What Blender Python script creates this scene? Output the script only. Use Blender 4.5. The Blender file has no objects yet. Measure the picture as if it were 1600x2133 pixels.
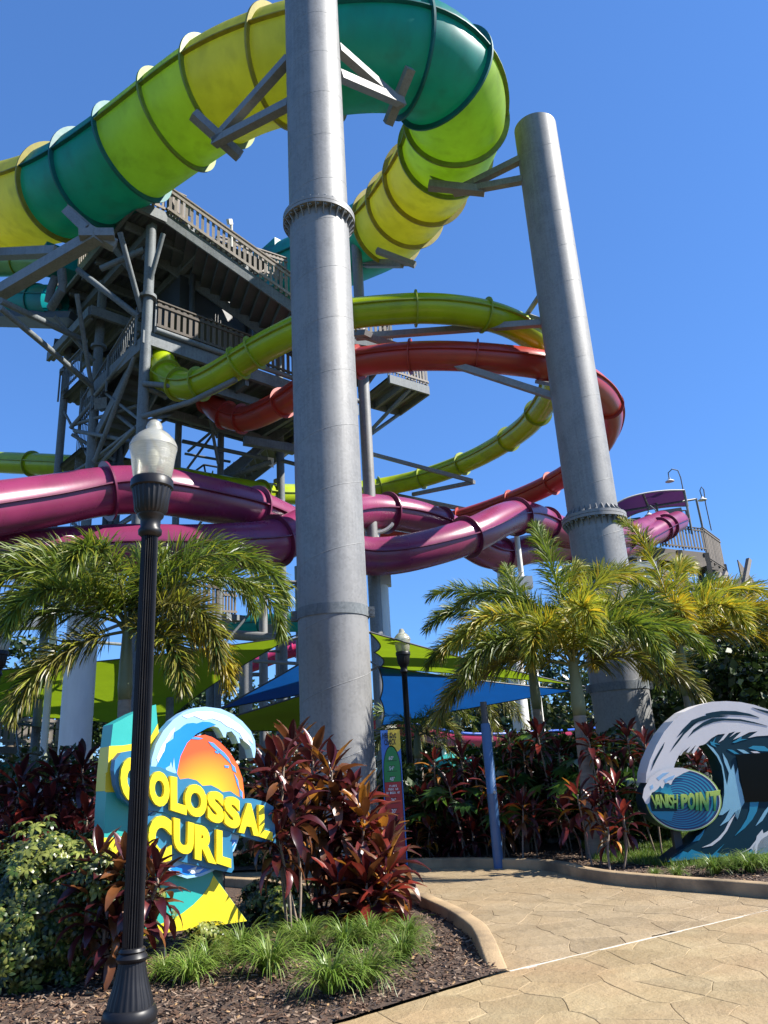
import bpy, math, random
import numpy as np
from mathutils import Vector, Matrix, noise as mnoise
random.seed(7)
scene = bpy.context.scene
col = scene.collection
rad = math.radians

# ---------------------------------------------------------------- camera
FPX, PIT, ROLL, CH = 1602.0, rad(18.5), rad(3.4), 1.4      # focal length in photo pixels, pitch, roll, eye height
_c, _s = math.cos(PIT), math.sin(PIT)
cF = np.array([0, _c, _s]); _r0 = np.array([1., 0, 0]); _u0 = np.array([0, -_s, _c])
cR = math.cos(ROLL)*_r0 - math.sin(ROLL)*_u0
cU = math.sin(ROLL)*_r0 + math.cos(ROLL)*_u0
cC = np.array([0, 0, CH])
cam_data = bpy.data.cameras.new('camera')
cam = bpy.data.objects.new('camera', cam_data); col.objects.link(cam)
cam_data.sensor_fit = 'VERTICAL'; cam_data.sensor_height = 24.0
cam_data.lens = 24.0*FPX/2133.0
cam_data.clip_start = 0.05; cam_data.clip_end = 2000
cam.matrix_world = Matrix(((cR[0], cU[0], -cF[0], 0), (cR[1], cU[1], -cF[1], 0), (cR[2], cU[2], -cF[2], CH), (0, 0, 0, 1)))
scene.camera = cam

# ---------------------------------------------------------------- sky, sun, exposure
SUN_EL, SUN_AZ = rad(43), rad(95)           # azimuth clockwise from +Y
world = bpy.data.worlds.new('World'); scene.world = world; world.use_nodes = True
nt = world.node_tree
bg = nt.nodes['Background']
sky = nt.nodes.new('ShaderNodeTexSky'); sky.sky_type = 'NISHITA'; sky.sun_disc = False
sky.sun_elevation = SUN_EL; sky.sun_rotation = SUN_AZ
sky.altitude = 0; sky.air_density = 1.0; sky.dust_density = 0.0; sky.ozone_density = 7.0
tint = nt.nodes.new('ShaderNodeMix'); tint.data_type = 'RGBA'; tint.blend_type = 'MULTIPLY'; tint.clamp_result = False
tint.inputs[0].default_value = 1.0; tint.inputs[7].default_value = (0.70, 1.16, 1.86, 1)     # the camera's deep blue rendering of a clear sky
gam = nt.nodes.new('ShaderNodeGamma'); gam.inputs[1].default_value = 0.65
nt.links.new(sky.outputs[0], gam.inputs[0]); nt.links.new(gam.outputs[0], tint.inputs[6]); nt.links.new(tint.outputs[2], bg.inputs[0]); bg.inputs[1].default_value = 0.085
sd = bpy.data.lights.new('sun', 'SUN'); sd.energy = 5.0; sd.angle = rad(0.5); sd.color = (1.0, 0.95, 0.87)
sun = bpy.data.objects.new('sun', sd); col.objects.link(sun)
_sv = Vector((math.sin(SUN_AZ)*math.cos(SUN_EL), math.cos(SUN_AZ)*math.cos(SUN_EL), math.sin(SUN_EL)))
sun.rotation_euler = _sv.to_track_quat('Z', 'Y').to_euler()
vs = scene.view_settings
vs.view_transform = 'Standard'; vs.look = 'None'; vs.gamma = 1.0; vs.exposure = 1.23; vs.use_curve_mapping = False


# letter outlines from the built-in font, made before the scene fills up
GLY = {}
def _glyph(ch, off):
    c = bpy.data.curves.new('g', 'FONT'); c.body = ch; c.extrude = 1.0; c.offset = off; c.resolution_u = 4
    o = bpy.data.objects.new('g', c); col.objects.link(o)
    bpy.context.view_layer.update()
    me = bpy.data.meshes.new_from_object(o.evaluated_get(bpy.context.evaluated_depsgraph_get()))
    v = np.array([tuple(q.co) for q in me.vertices]); f = [tuple(p.vertices) for p in me.polygons]
    bpy.data.objects.remove(o); bpy.data.curves.remove(c); bpy.data.meshes.remove(me)
    lo, hi = v.min(0), v.max(0); return (v-lo)/np.maximum(hi-lo, 1e-6), f
for _off, _txt in ((.06, 'COLSAUR'), (.05, 'POINT'), (.022, 'VANISH'), (.02, 'HeightCK60"54836ridmusbal')):
    for _ch in _txt: GLY[(_ch, _off)] = _glyph(_ch, _off)
def glyph(ch, off): return GLY[(ch, off)] if (ch, off) in GLY else GLY[(ch, .02)]

# ---------------------------------------------------------------- geometry from the photograph's perspective
def ray(px, py): return cF + cR*((px-800)/FPX) + cU*((1066.5-py)/FPX)
def P(px, py, d): return cC + ray(px, py)*d                    # point at axial distance d
def G(px, py, z=0.0): v = ray(px, py); return cC + v*((z-CH)/v[2])   # point on the level z
def AtY(px, py, Y): v = ray(px, py); return cC + v*(Y/v[1])
def proj(p):
    v = np.asarray(p, float)-cC; d = v@cF
    return 800+FPX*(v@cR)/d, 1066.5-FPX*(v@cU)/d, d
def zat(xy, py):
    """height on the vertical through xy that shows at image row py"""
    lo, hi = -2.0, 60.0
    for _ in range(40):
        m = (lo+hi)/2
        if proj((xy[0], xy[1], m))[1] > py: lo = m
        else: hi = m
    return lo

# ---------------------------------------------------------------- materials
MATS = {}
AL = 0.84          # reflectance trim so that sunlit surfaces sit right at this exposure
def mat(name, c, rough=0.5, metal=0.0, var=0.12, vs=3.0, bump=0.0, bs=30.0, trans=0.0, tcol=None, rand=0.0, coat=0.0, spec=0.5, c2=None, c2s=2.0, c2lo=0.5, c2hi=0.62, stretch=None, obj=True, dirt=0.0):
    if name in MATS: return MATS[name]
    c = tuple(x*AL for x in c); c2 = tuple(x*AL for x in c2) if c2 else None; tcol = tuple(x*AL for x in tcol) if tcol else None
    m = bpy.data.materials.new(name); m.use_nodes = True; MATS[name] = m
    t = m.node_tree; N = t.nodes; L = t.links
    b = N['Principled BSDF']; out = N['Material Output']
    b.inputs['Roughness'].default_value = rough; b.inputs['Metallic'].default_value = metal
    b.inputs['Specular IOR Level'].default_value = spec
    if coat: b.inputs['Coat Weight'].default_value = coat; b.inputs['Coat Roughness'].default_value = 0.08
    tc = N.new('ShaderNodeTexCoord'); src = tc.outputs['Object']
    if stretch:
        mp = N.new('ShaderNodeMapping'); mp.inputs['Scale'].default_value = stretch
        L.new(src, mp.inputs[0]); src = mp.outputs[0]
    nz = N.new('ShaderNodeTexNoise'); nz.inputs['Scale'].default_value = vs; nz.inputs['Detail'].default_value = 5; nz.inputs['Roughness'].default_value = 0.62
    L.new(src, nz.inputs['Vector'])
    def rgb(k): return (min(1, c[0]*k), min(1, c[1]*k), min(1, c[2]*k), 1)
    cr = N.new('ShaderNodeValToRGB')
    cr.color_ramp.elements[0].position = 0.3; cr.color_ramp.elements[0].color = rgb(1-var)
    cr.color_ramp.elements[1].position = 0.7; cr.color_ramp.elements[1].color = rgb(1+var)
    L.new(nz.outputs['Fac'], cr.inputs[0]); colr = cr.outputs[0]
    if c2:
        n2 = N.new('ShaderNodeTexNoise'); n2.inputs['Scale'].default_value = c2s; n2.inputs['Detail'].default_value = 6
        L.new(src, n2.inputs['Vector'])
        mr = N.new('ShaderNodeMapRange'); mr.inputs[1].default_value = c2lo; mr.inputs[2].default_value = c2hi
        L.new(n2.outputs['Fac'], mr.inputs[0])
        mx = N.new('ShaderNodeMix'); mx.data_type = 'RGBA'
        L.new(mr.outputs[0], mx.inputs[0]); L.new(colr, mx.inputs[6]); mx.inputs[7].default_value = (*c2, 1); colr = mx.outputs[2]
    if rand:
        oi = N.new('ShaderNodeObjectInfo'); mr = N.new('ShaderNodeMapRange')
        mr.inputs[3].default_value = 1-rand; mr.inputs[4].default_value = 1+rand
        L.new(oi.outputs['Random'], mr.inputs[0])
        mx = N.new('ShaderNodeMix'); mx.data_type = 'RGBA'; mx.blend_type = 'MULTIPLY'; mx.inputs[0].default_value = 1
        L.new(colr, mx.inputs[6]); L.new(mr.outputs[0], mx.inputs[7]); colr = mx.outputs[2]
    L.new(colr, b.inputs['Base Color'])
    if var:
        rr = N.new('ShaderNodeMapRange'); rr.inputs[3].default_value = max(0.03, rough*0.8); rr.inputs[4].default_value = min(1, rough*1.25)
        L.new(nz.outputs['Fac'], rr.inputs[0]); L.new(rr.outputs[0], b.inputs['Roughness'])
    if bump:
        nb = N.new('ShaderNodeTexNoise'); nb.inputs['Scale'].default_value = bs; nb.inputs['Detail'].default_value = 4
        L.new(src, nb.inputs['Vector'])
        bp = N.new('ShaderNodeBump'); bp.inputs['Strength'].default_value = bump; bp.inputs['Distance'].default_value = 0.02
        L.new(nb.outputs['Fac'], bp.inputs['Height']); L.new(bp.outputs[0], b.inputs['Normal'])
    if trans:
        tr = N.new('ShaderNodeBsdfTranslucent')
        if tcol: tr.inputs[0].default_value = (*tcol, 1)
        else: L.new(colr, tr.inputs[0])
        ms = N.new('ShaderNodeMixShader'); ms.inputs[0].default_value = trans
        L.new(b.outputs[0], ms.inputs[1]); L.new(tr.outputs[0], ms.inputs[2]); L.new(ms.outputs[0], out.inputs[0])
    return m

def galv(name, base, dark, rough=0.42, metal=0.55):
    """hot-dip galvanised steel: spangle, cloudy patina, vertical run marks"""
    m = bpy.data.materials.new(name); m.use_nodes = True; MATS[name] = m
    t = m.node_tree; N = t.nodes; L = t.links; b = N['Principled BSDF']
    tc = N.new('ShaderNodeTexCoord')
    vo = N.new('ShaderNodeTexVoronoi'); vo.inputs['Scale'].default_value = 26; L.new(tc.outputs['Object'], vo.inputs['Vector'])
    n1 = N.new('ShaderNodeTexNoise'); n1.inputs['Scale'].default_value = 1.6; n1.inputs['Detail'].default_value = 7; n1.inputs['Roughness'].default_value = 0.65
    L.new(tc.outputs['Object'], n1.inputs['Vector'])
    mp = N.new('ShaderNodeMapping'); mp.inputs['Scale'].default_value = (9, 9, 0.35); L.new(tc.outputs['Object'], mp.inputs[0])
    n2 = N.new('ShaderNodeTexNoise'); n2.inputs['Scale'].default_value = 2.0; n2.inputs['Detail'].default_value = 5; L.new(mp.outputs[0], n2.inputs['Vector'])
    a1 = N.new('ShaderNodeMath'); a1.operation = 'MULTIPLY_ADD'; a1.inputs[1].default_value = 0.3; L.new(vo.outputs['Color'], a1.inputs[0]); L.new(n1.outputs['Fac'], a1.inputs[2])
    a2 = N.new('ShaderNodeMath'); a2.operation = 'MULTIPLY_ADD'; a2.inputs[1].default_value = 0.5; L.new(n2.outputs['Fac'], a2.inputs[0]); L.new(a1.outputs[0], a2.inputs[2])
    cr = N.new('ShaderNodeValToRGB'); e = cr.color_ramp.elements
    e[0].position = 0.5; e[0].color = (*dark, 1); e[1].position = 1.1 if False else 1.0; e[1].color = (*base, 1)
    L.new(a2.outputs[0], cr.inputs[0])
    mp3 = N.new('ShaderNodeMapping'); mp3.inputs['Scale'].default_value = (5, 5, 0.16); L.new(tc.outputs['Object'], mp3.inputs[0])
    n3 = N.new('ShaderNodeTexNoise'); n3.inputs['Scale'].default_value = 1.7; n3.inputs['Detail'].default_value = 7; n3.inputs['Roughness'].default_value = .7; L.new(mp3.outputs[0], n3.inputs['Vector'])
    m3 = N.new('ShaderNodeMapRange'); m3.inputs[1].default_value = .6; m3.inputs[2].default_value = .78; m3.inputs[4].default_value = .45; L.new(n3.outputs['Fac'], m3.inputs[0])
    x3 = N.new('ShaderNodeMix'); x3.data_type = 'RGBA'; L.new(m3.outputs[0], x3.inputs[0]); L.new(cr.outputs[0], x3.inputs[6]); x3.inputs[7].default_value = (.17, .125, .09, 1)
    m4 = N.new('ShaderNodeMapRange'); m4.inputs[1].default_value = .4; m4.inputs[2].default_value = .25; m4.inputs[4].default_value = .4; L.new(n3.outputs['Fac'], m4.inputs[0])
    x4 = N.new('ShaderNodeMix'); x4.data_type = 'RGBA'; L.new(m4.outputs[0], x4.inputs[0]); L.new(x3.outputs[2], x4.inputs[6]); x4.inputs[7].default_value = (.36, .36, .35, 1)
    L.new(x4.outputs[2], b.inputs['Base Color'])
    b.inputs['Metallic'].default_value = metal; b.inputs['Roughness'].default_value = rough; b.inputs['Specular IOR Level'].default_value = .25
    rr = N.new('ShaderNodeMapRange'); rr.inputs[3].default_value = rough*0.85; rr.inputs[4].default_value = rough*1.3
    L.new(n1.outputs['Fac'], rr.inputs[0]); L.new(rr.outputs[0], b.inputs['Roughness'])
    return m

# ---------------------------------------------------------------- mesh helpers
WL = {}                                       # world location of each object's origin
def _props(o, label, cat, group=None, kind=None):
    if label: o['label'] = label
    if cat: o['category'] = cat
    if group: o['group'] = group
    if kind: o['kind'] = kind
def thing(name, label, cat, loc=(0, 0, 0), group=None):
    o = bpy.data.objects.new(name, None); col.objects.link(o)
    o.empty_display_size = 0.1
    o.location = loc; WL[o] = np.array(loc, float); _props(o, label, cat, group)
    return o
def unit(v): v = np.asarray(v, float); n = np.linalg.norm(v); return v/n if n > 1e-9 else v
def frame(t):
    """side and up for a direction, side kept level"""
    t = unit(t); s = np.cross(t, (0, 0, 1.0))
    if np.linalg.norm(s) < 1e-3: s = np.array([1., 0, 0])
    s = unit(s); return s, unit(np.cross(s, t))
class MB:
    def __init__(self): self.v = []; self.f = []; self.m = []
    def add(self, vs, fs, mi=0):
        o = len(self.v); self.v.extend(vs); self.f.extend([tuple(i+o for i in f) for f in fs]); self.m.extend([mi]*len(fs)); return self
    def box(self, c, sx, sy, sz, ax=None, mi=0):
        c = np.asarray(c, float); X, Y, Z = ax if ax is not None else ((1, 0, 0), (0, 1, 0), (0, 0, 1))
        X = np.asarray(X, float)*sx/2; Y = np.asarray(Y, float)*sy/2; Z = np.asarray(Z, float)*sz/2
        v = [c+X*i+Y*j+Z*k for k in (-1, 1) for j in (-1, 1) for i in (-1, 1)]
        return self.add(v, [(0, 2, 3, 1), (4, 5, 7, 6), (0, 1, 5, 4), (2, 6, 7, 3), (0, 4, 6, 2), (1, 3, 7, 5)], mi)
    def beam(self, a, b, w, h, mi=0):
        a = np.asarray(a, float); b = np.asarray(b, float); t = b-a; L = np.linalg.norm(t); s, u = frame(t)
        return self.box((a+b)/2, L, w, h, (unit(t), s, u), mi)
    def rod(self, a, b, r, n=10, r2=None, cap=True, mi=0):
        a = np.asarray(a, float); b = np.asarray(b, float); s, u = frame(b-a); r2 = r if r2 is None else r2
        v = []
        for c, rr in ((a, r), (b, r2)):
            for i in range(n): th = 2*math.pi*i/n; v.append(c+s*(rr*math.cos(th))+u*(rr*math.sin(th)))
        f = [(i, (i+1) % n, n+(i+1) % n, n+i) for i in range(n)]
        if cap: f += [tuple(range(n-1, -1, -1)), tuple(range(n, 2*n))]
        return self.add(v, f, mi)
    def tube(self, pts, r, n=8, cap=True, mi=0):
        pts = [np.asarray(p, float) for p in pts]; v = []; k = len(pts)
        rs = r if hasattr(r, '__len__') else [r]*k
        for j, p in enumerate(pts):
            t = pts[min(j+1, k-1)]-pts[max(j-1, 0)]; s, u = frame(t)
            if j and np.dot(s, ps) < 0: s = -s; u = -u
            ps = s
            for i in range(n): th = 2*math.pi*i/n; v.append(p+s*(rs[j]*math.cos(th))+u*(rs[j]*math.sin(th)))
        f = [(j*n+i, j*n+(i+1) % n, (j+1)*n+(i+1) % n, (j+1)*n+i) for j in range(k-1) for i in range(n)]
        if cap: f += [tuple(range(n-1, -1, -1)), tuple(range((k-1)*n, k*n))]
        return self.add(v, f, mi)
    def lathe(self, prof, c, n=32, mi=0, flute=None, cap=True):
        """prof: [(r, z)], c: base point"""
        c = np.asarray(c, float); v = []; k = len(prof)
        for r, z in prof:
            for i in range(n):
                th = 2*math.pi*i/n; rr = r
                if flute: rr = r*(1-flute*(0.5+0.5*math.cos(th*n/4)))
                v.append(c+np.array([rr*math.cos(th), rr*math.sin(th), z]))
        f = [(j*n+i, j*n+(i+1) % n, (j+1)*n+(i+1) % n, (j+1)*n+i) for j in range(k-1) for i in range(n)]
        if cap: f += [tuple(range(n-1, -1, -1)), tuple(range((k-1)*n, k*n))]
        return self.add(v, f, mi)
    def prism(self, front, off, mi=0, mside=None):
        """front: list of 3D points of a planar outline; off: extrusion vector (front face first)"""
        k = len(front); front = [np.asarray(p, float) for p in front]; off = np.asarray(off, float)
        v = front+[p+off for p in front]
        self.add(v, [tuple(range(k))], mi)
        o = len(self.v)-2*k; sm = mi if mside is None else mside
        self.f.append(tuple(o+k+i for i in range(k-1, -1, -1))); self.m.append(mi)
        for i in range(k): self.f.append((o+i, o+k+i, o+k+(i+1) % k, o+(i+1) % k)); self.m.append(sm)
        return self
    def build(self, name, mats, parent=None, smooth=False, label=None, cat=None, group=None, kind=None, origin=None, recalc=False):
        off = WL[parent] if parent is not None else (np.array(origin, float) if origin is not None else np.zeros(3))
        me = bpy.data.meshes.new(name)
        me.from_pydata([tuple(np.asarray(p, float)-off) for p in self.v], [], self.f)
        if not isinstance(mats, (list, tuple)): mats = [mats]
        for m in mats: me.materials.append(m)
        if len(mats) > 1: me.polygons.foreach_set('material_index', self.m)
        if smooth is True: me.polygons.foreach_set('use_smooth', [True]*len(me.polygons))
        elif smooth: me.polygons.foreach_set('use_smooth', [True]*len(me.polygons)); me.set_sharp_from_angle(angle=rad(smooth))
        me.update()
        o = bpy.data.objects.new(name, me); col.objects.link(o)
        if parent is not None: o.parent = parent; WL[o] = WL[parent]
        else: o.location = off; WL[o] = off
        _props(o, label, cat, group, kind)
        if kind == 'stuff' and parent is None and not cat and label: o['category'] = name.replace('_', ' ')
        return o
def inst(me, name, parent, M):
    """a part that shares mesh data; M is the world matrix"""
    o = bpy.data.objects.new(name, me); col.objects.link(o)
    o.parent = parent; WL[o] = WL[parent]
    o.matrix_basis = Matrix.Translation(Vector(-WL[parent])) @ M
    return o
def spline(pts, n=12):
    """Catmull-Rom through 3D points"""
    p = [np.asarray(q, float) for q in pts]; p = [2*p[0]-p[1]]+p+[2*p[-1]-p[-2]]; out = []
    for i in range(1, len(p)-2):
        a, b, c, d = p[i-1:i+3]
        for k in range(n):
            t = k/n; out.append(0.5*((2*b)+(-a+c)*t+(2*a-5*b+4*c-d)*t*t+(-a+3*b-3*c+d)*t**3))
    out.append(p[-2]); return out
def mat4(X, Y, Z, o, s=1.0):
    return Matrix(((X[0]*s, Y[0]*s, Z[0]*s, o[0]), (X[1]*s, Y[1]*s, Z[1]*s, o[1]), (X[2]*s, Y[2]*s, Z[2]*s, o[2]), (0, 0, 0, 1)))

GALV = galv('galvanised steel', (0.235, 0.235, 0.232), (0.15, 0.15, 0.148), rough=.5, metal=.15)
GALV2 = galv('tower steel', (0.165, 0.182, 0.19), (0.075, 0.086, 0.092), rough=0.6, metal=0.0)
WHITE = mat('white painted steel', (0.78, 0.75, 0.69), rough=0.5, var=0.06, vs=2.0, stretch=(3, 3, 0.6))
BLACK = mat('black gloss enamel', (0.012, 0.012, 0.014), rough=0.4, var=0.2, vs=6, spec=.3)
WOOD = mat('weathered grey timber', (0.29, 0.255, 0.22), rough=0.8, var=0.25, vs=2, stretch=(14, 14, 1.2), bump=0.2, bs=20, rand=0.18)
WOODD = mat('dark weathered timber', (0.125, 0.105, 0.085), rough=0.85, var=0.3, vs=2, stretch=(14, 14, 1.2), bump=0.2, bs=20, rand=0.25)
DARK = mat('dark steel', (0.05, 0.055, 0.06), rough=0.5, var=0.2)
# ================================================================ SETTING: ground, paving, kerbs, beds
def chain(px, z=0.0, n=8): return spline([G(x, y, z) for x, y in px], n)
GRASSM = mat('lawn soil', (0.07, 0.085, 0.03), rough=0.9, var=0.35, vs=1.5, bump=0.4, bs=25)
gm = MB(); gm.add([(-400, -60, -0.03), (400, -60, -0.03), (400, 700, -0.03), (-400, 700, -0.03)], [(0, 1, 2, 3)])
gm.build('ground', GRASSM, kind='structure')

KR = [(760, 1806), (835, 1809), (981, 1808), (1080, 1810), (1150, 1816), (1206, 1830), (1290, 1844), (1403, 1854), (1516, 1863), (1600, 1871), (1700, 1880)]
KL = [(1062, 2022), (1037, 1990), (1015, 1956), (970, 1922), (925, 1900), (886, 1884), (835, 1878), (690, 1863), (622, 1860), (540, 1850), (440, 1842)]
kr = chain(KR); kl = chain(KL)
kr = [np.array([-9, 13.6, 0]), np.array([-5, 13.4, 0]), np.array([-2, 13.0, 0])]+kr+[np.array([6.5, 5.5, 0])] if False else kr
# joint between the two pavings, and the flush edge of the left bed
J0 = G(1062, 2022); J1 = G(1600, 1896); JD = unit(J1-J0)
E1 = G(700, 2133); ED = unit(E1-J0)

CONC = mat('kerb concrete', (0.40, 0.28, 0.15), rough=0.85, var=0.2, vs=2.5, bump=0.25, bs=60, c2=(0.15, 0.11, 0.065), c2s=2.2, c2lo=0.46, c2hi=0.7)
def kerb(name, path, side, cuts, h=0.125, w=0.15, taper=None):
    """path: front foot of the kerb on the paving; side: +1 bed lies to the left of travel"""
    root = thing(name, None, None, path[0]); root['kind'] = 'structure'
    path = [np.asarray(p, float) for p in path]
    L = [0]
    for i in range(1, len(path)): L.append(L[-1]+np.linalg.norm(path[i]-path[i-1]))
    cuts = [0]+[c for c in cuts if c < L[-1]-0.2]+[L[-1]]
    def at(l):
        for i in range(1, len(L)):
            if l <= L[i]: t = (l-L[i-1])/max(1e-6, L[i]-L[i-1]); return path[i-1]*(1-t)+path[i]*t
        return path[-1]
    for a, b in zip(cuts[:-1], cuts[1:]):
        k = max(2, int((b-a)/0.12)); m = MB(); rows = []
        for i in range(k+1):
            l = a+0.002+(b-a-0.004)*i/k; p = at(l); t = unit(at(min(l+0.05, L[-1]))-at(max(l-0.05, 0)))
            nrm = np.array([-t[1], t[0], 0])*side
            wob = 0.006*mnoise.noise(Vector(p*1.7)); hh = h*(min(1, (l+.03)/taper) if taper else 1)+0.008*mnoise.noise(Vector(p*0.9+np.array([5., 0, 0])))
            rows.append([p+nrm*d+np.array([0, 0, z]) for d, z in ((0+wob, -0.05), (0.008+wob, hh-0.018), (0.014+wob, hh-0.006), (0.028+wob, hh), (w-0.02, hh), (w-0.006, hh-0.008), (w, hh-0.02), (w, -0.05))])
        n = len(rows[0]); v = [q for r in rows for q in r]
        f = [(i*n+j, i*n+j+1, (i+1)*n+j+1, (i+1)*n+j) for i in range(k) for j in range(n-1)]
        f += [tuple(range(n-1, -1, -1)), tuple(range(k*n, (k+1)*n))]
        if side > 0: f = [tuple(reversed(q)) for q in f]
        m.add(v, f); m.build('kerb_stone', CONC, root, smooth=50)
    return root
kerb('kerb_right', kr, 1, [0.9, 2.2, 3.7, 5.2, 6.7])
kerb('kerb_left', kl, 1, [1.9, 3.4, 4.9, 6.4], taper=.5)

# ---- stamped concrete stones
def clip(poly, p, n):
    out = []
    for i in range(len(poly)):
        a, b = poly[i], poly[(i+1) % len(poly)]; da = (a-p)@n; db = (b-p)@n
        if da <= 0: out.append(a)
        if da*db < 0: out.append(a+(b-a)*(da/(da-db)))
    return out
def stone_mat(name, c, c2, red):
    c, c2, red = [tuple(x*AL for x in q) for q in (c, c2, red)]
    m = bpy.data.materials.new(name); m.use_nodes = True; t = m.node_tree; N = t.nodes; L = t.links; b = N['Principled BSDF']
    tc = N.new('ShaderNodeTexCoord'); ge = N.new('ShaderNodeNewGeometry')
    n1 = N.new('ShaderNodeTexNoise'); n1.inputs['Scale'].default_value = 2.2; n1.inputs['Detail'].default_value = 8; n1.inputs['Roughness'].default_value = 0.68
    L.new(ge.outputs['Position'], n1.inputs['Vector'])
    cr = N.new('ShaderNodeValToRGB'); e = cr.color_ramp.elements
    e[0].position = 0.32; e[0].color = (*c2, 1); e[1].position = 0.62; e[1].color = (*c, 1)
    L.new(n1.outputs['Fac'], cr.inputs[0])
    n3 = N.new('ShaderNodeTexNoise'); n3.inputs['Scale'].default_value = 0.9; n3.inputs['Detail'].default_value = 4
    L.new(ge.outputs['Position'], n3.inputs['Vector'])
    mr = N.new('ShaderNodeMapRange'); mr.inputs[1].default_value = 0.45; mr.inputs[2].default_value = 0.7; L.new(n3.outputs['Fac'], mr.inputs[0])
    mx = N.new('ShaderNodeMix'); mx.data_type = 'RGBA'; L.new(mr.outputs[0], mx.inputs[0]); L.new(cr.outputs[0], mx.inputs[6]); mx.inputs[7].default_value = (*red, 1)
    oi = N.new('ShaderNodeObjectInfo'); m2 = N.new('ShaderNodeMapRange'); m2.inputs[3].default_value = 0.86; m2.inputs[4].default_value = 1.1; L.new(oi.outputs['Random'], m2.inputs[0])
    mm = N.new('ShaderNodeMix'); mm.data_type = 'RGBA'; mm.blend_type = 'MULTIPLY'; mm.inputs[0].default_value = 1
    L.new(mx.outputs[2], mm.inputs[6]); L.new(m2.outputs[0], mm.inputs[7]); L.new(mm.outputs[2], b.inputs['Base Color'])
    b.inputs['Roughness'].default_value = 0.55; b.inputs['Specular IOR Level'].default_value = 0.4
    n2 = N.new('ShaderNodeTexNoise'); n2.inputs['Scale'].default_value = 7; n2.inputs['Detail'].default_value = 7; n2.inputs['Roughness'].default_value = 0.7
    L.new(ge.outputs['Position'], n2.inputs['Vector'])
    bp = N.new('ShaderNodeBump'); bp.inputs['Strength'].default_value = 0.9; bp.inputs['Distance'].default_value = 0.03
    L.new(n2.outputs['Fac'], bp.inputs['Height']); L.new(bp.outputs[0], b.inputs['Normal'])
    return m
PLAZA = stone_mat('warm stamped concrete', (0.41, 0.315, 0.172), (0.33, 0.235, 0.115), (0.37, 0.25, 0.13))
PATHM = stone_mat('grey tan stamped concrete', (0.38, 0.29, 0.175), (0.29, 0.215, 0.12), (0.36, 0.255, 0.14))
GROUT1 = mat('plaza joints', (0.36, 0.21, 0.10), rough=0.8, var=0.2, vs=6)
GROUT2 = mat('path joints', (0.27, 0.20, 0.115), rough=0.8, var=0.2, vs=6)
def slab(name, pts, z, m):
    b = MB(); b.add([(p[0], p[1], z) for p in pts], [tuple(range(len(pts)))]); return b.build(name, m, kind='structure', origin=(pts[0][0], pts[0][1], 0))
jn = np.array([-JD[1], JD[0]]); 
A0 = J0[:2]-ED[:2]*0; Wf = J0[:2]+JD[:2]*9
plaza = slab('plaza_paving', [J0[:2]+ED[:2]*6, (1.0, -2.0), (9, -2.0), Wf, J0[:2]], -0.012, GROUT1)
path = slab('walkway_paving', [J0[:2], Wf, (9, 14.5), (-9, 14.5), (-9, 11.0)], -0.014, GROUT2)
rs = random.Random(3)
def stones(parent, m, x0, x1, y0, y1, sx, sy, ang, keep, halves, lim=300):
    ca, sa = math.cos(ang), math.sin(ang); pts = []
    ny = int((y1-y0)/sy)+2; nx = int((x1-x0)/sx)+2
    for j in range(-2, ny+2):
        for i in range(-2, nx+2):
            u = (i+rs.uniform(-.5, .5))*sx; v = (j+rs.uniform(-.5, .5))*sy
            pts.append(np.array([x0+u*ca-v*sa, y0+u*sa+v*ca]))
    P2 = np.array(pts); cells = []
    for i, p in enumerate(pts):
        if not keep(p): continue
        d = np.sum((P2-p)**2, 1); idx = np.argsort(d)[1:22]
        poly = [p+np.array(q) for q in ((-2, -2), (2, -2), (2, 2), (-2, 2))]
        for j in idx: poly = clip(poly, (p+P2[j])/2, P2[j]-p)
        for hp, hn in halves: poly = clip(poly, hp, hn)
        if len(poly) < 3: continue
        area = 0.5*abs(sum(poly[k][0]*poly[(k+1) % len(poly)][1]-poly[(k+1) % len(poly)][0]*poly[k][1] for k in range(len(poly))))
        if area < 0.012: continue
        cells.append((np.hypot(*p), poly))
    cells.sort(key=lambda c: c[0]); rest = MB()
    for ci, (dd, poly) in enumerate(cells):
        ol = []
        for k in range(len(poly)):
            a, b = poly[k], poly[(k+1) % len(poly)]; n = max(1, int(np.linalg.norm(b-a)/0.07))
            for q in range(n):
                p = a+(b-a)*q/n; w = Vector((p[0]*5, p[1]*5, 0))
                ol.append(p+0.016*np.array([mnoise.noise(w), mnoise.noise(w+Vector((7, 3, 1)))]))
        c = sum(ol)/len(ol); h = rs.uniform(-0.0015, 0.0015); tx, ty = rs.uniform(-.003, .003), rs.uniform(-.003, .003); k = len(ol)
        v = []
        for ins, z in ((0.0005, -0.008), (0.0025, -0.0018), (0.007, 0.0)):
            for p in ol:
                r = p-c; l = np.linalg.norm(r); q = c+r*max(0.2, (l-ins)/l); v.append((q[0], q[1], z+(h+(q-c)[0]*tx+(q-c)[1]*ty if z > -0.01 else 0)))
        f = [(s*k+i, s*k+(i+1) % k, (s+1)*k+(i+1) % k, (s+1)*k+i) for s in (0, 1) for i in range(k)]+[tuple(range(2*k, 3*k))]
        if ci < lim:
            b = MB(); b.add(v, f); b.build('paving_stone', m, parent)
        else: rest.add(v, f)
    if rest.v: rest.build('paving_stones_far', m, parent, kind='stuff')
def inplaza(p): q = p-J0[:2]; return (q@jn) < 0.25 and -1.6 < p[0] < 5 and 4.0 < p[1] < 9.5
def inpath(p):
    q = p-J0[:2]
    return (q@jn) > -0.25 and -5 < p[0] < 5 and p[1] < 13.2
en = np.array([ED[1], -ED[0]]); en = en if en@(np.array([-3., 6.])-J0[:2]) > 0 else -en
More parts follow.
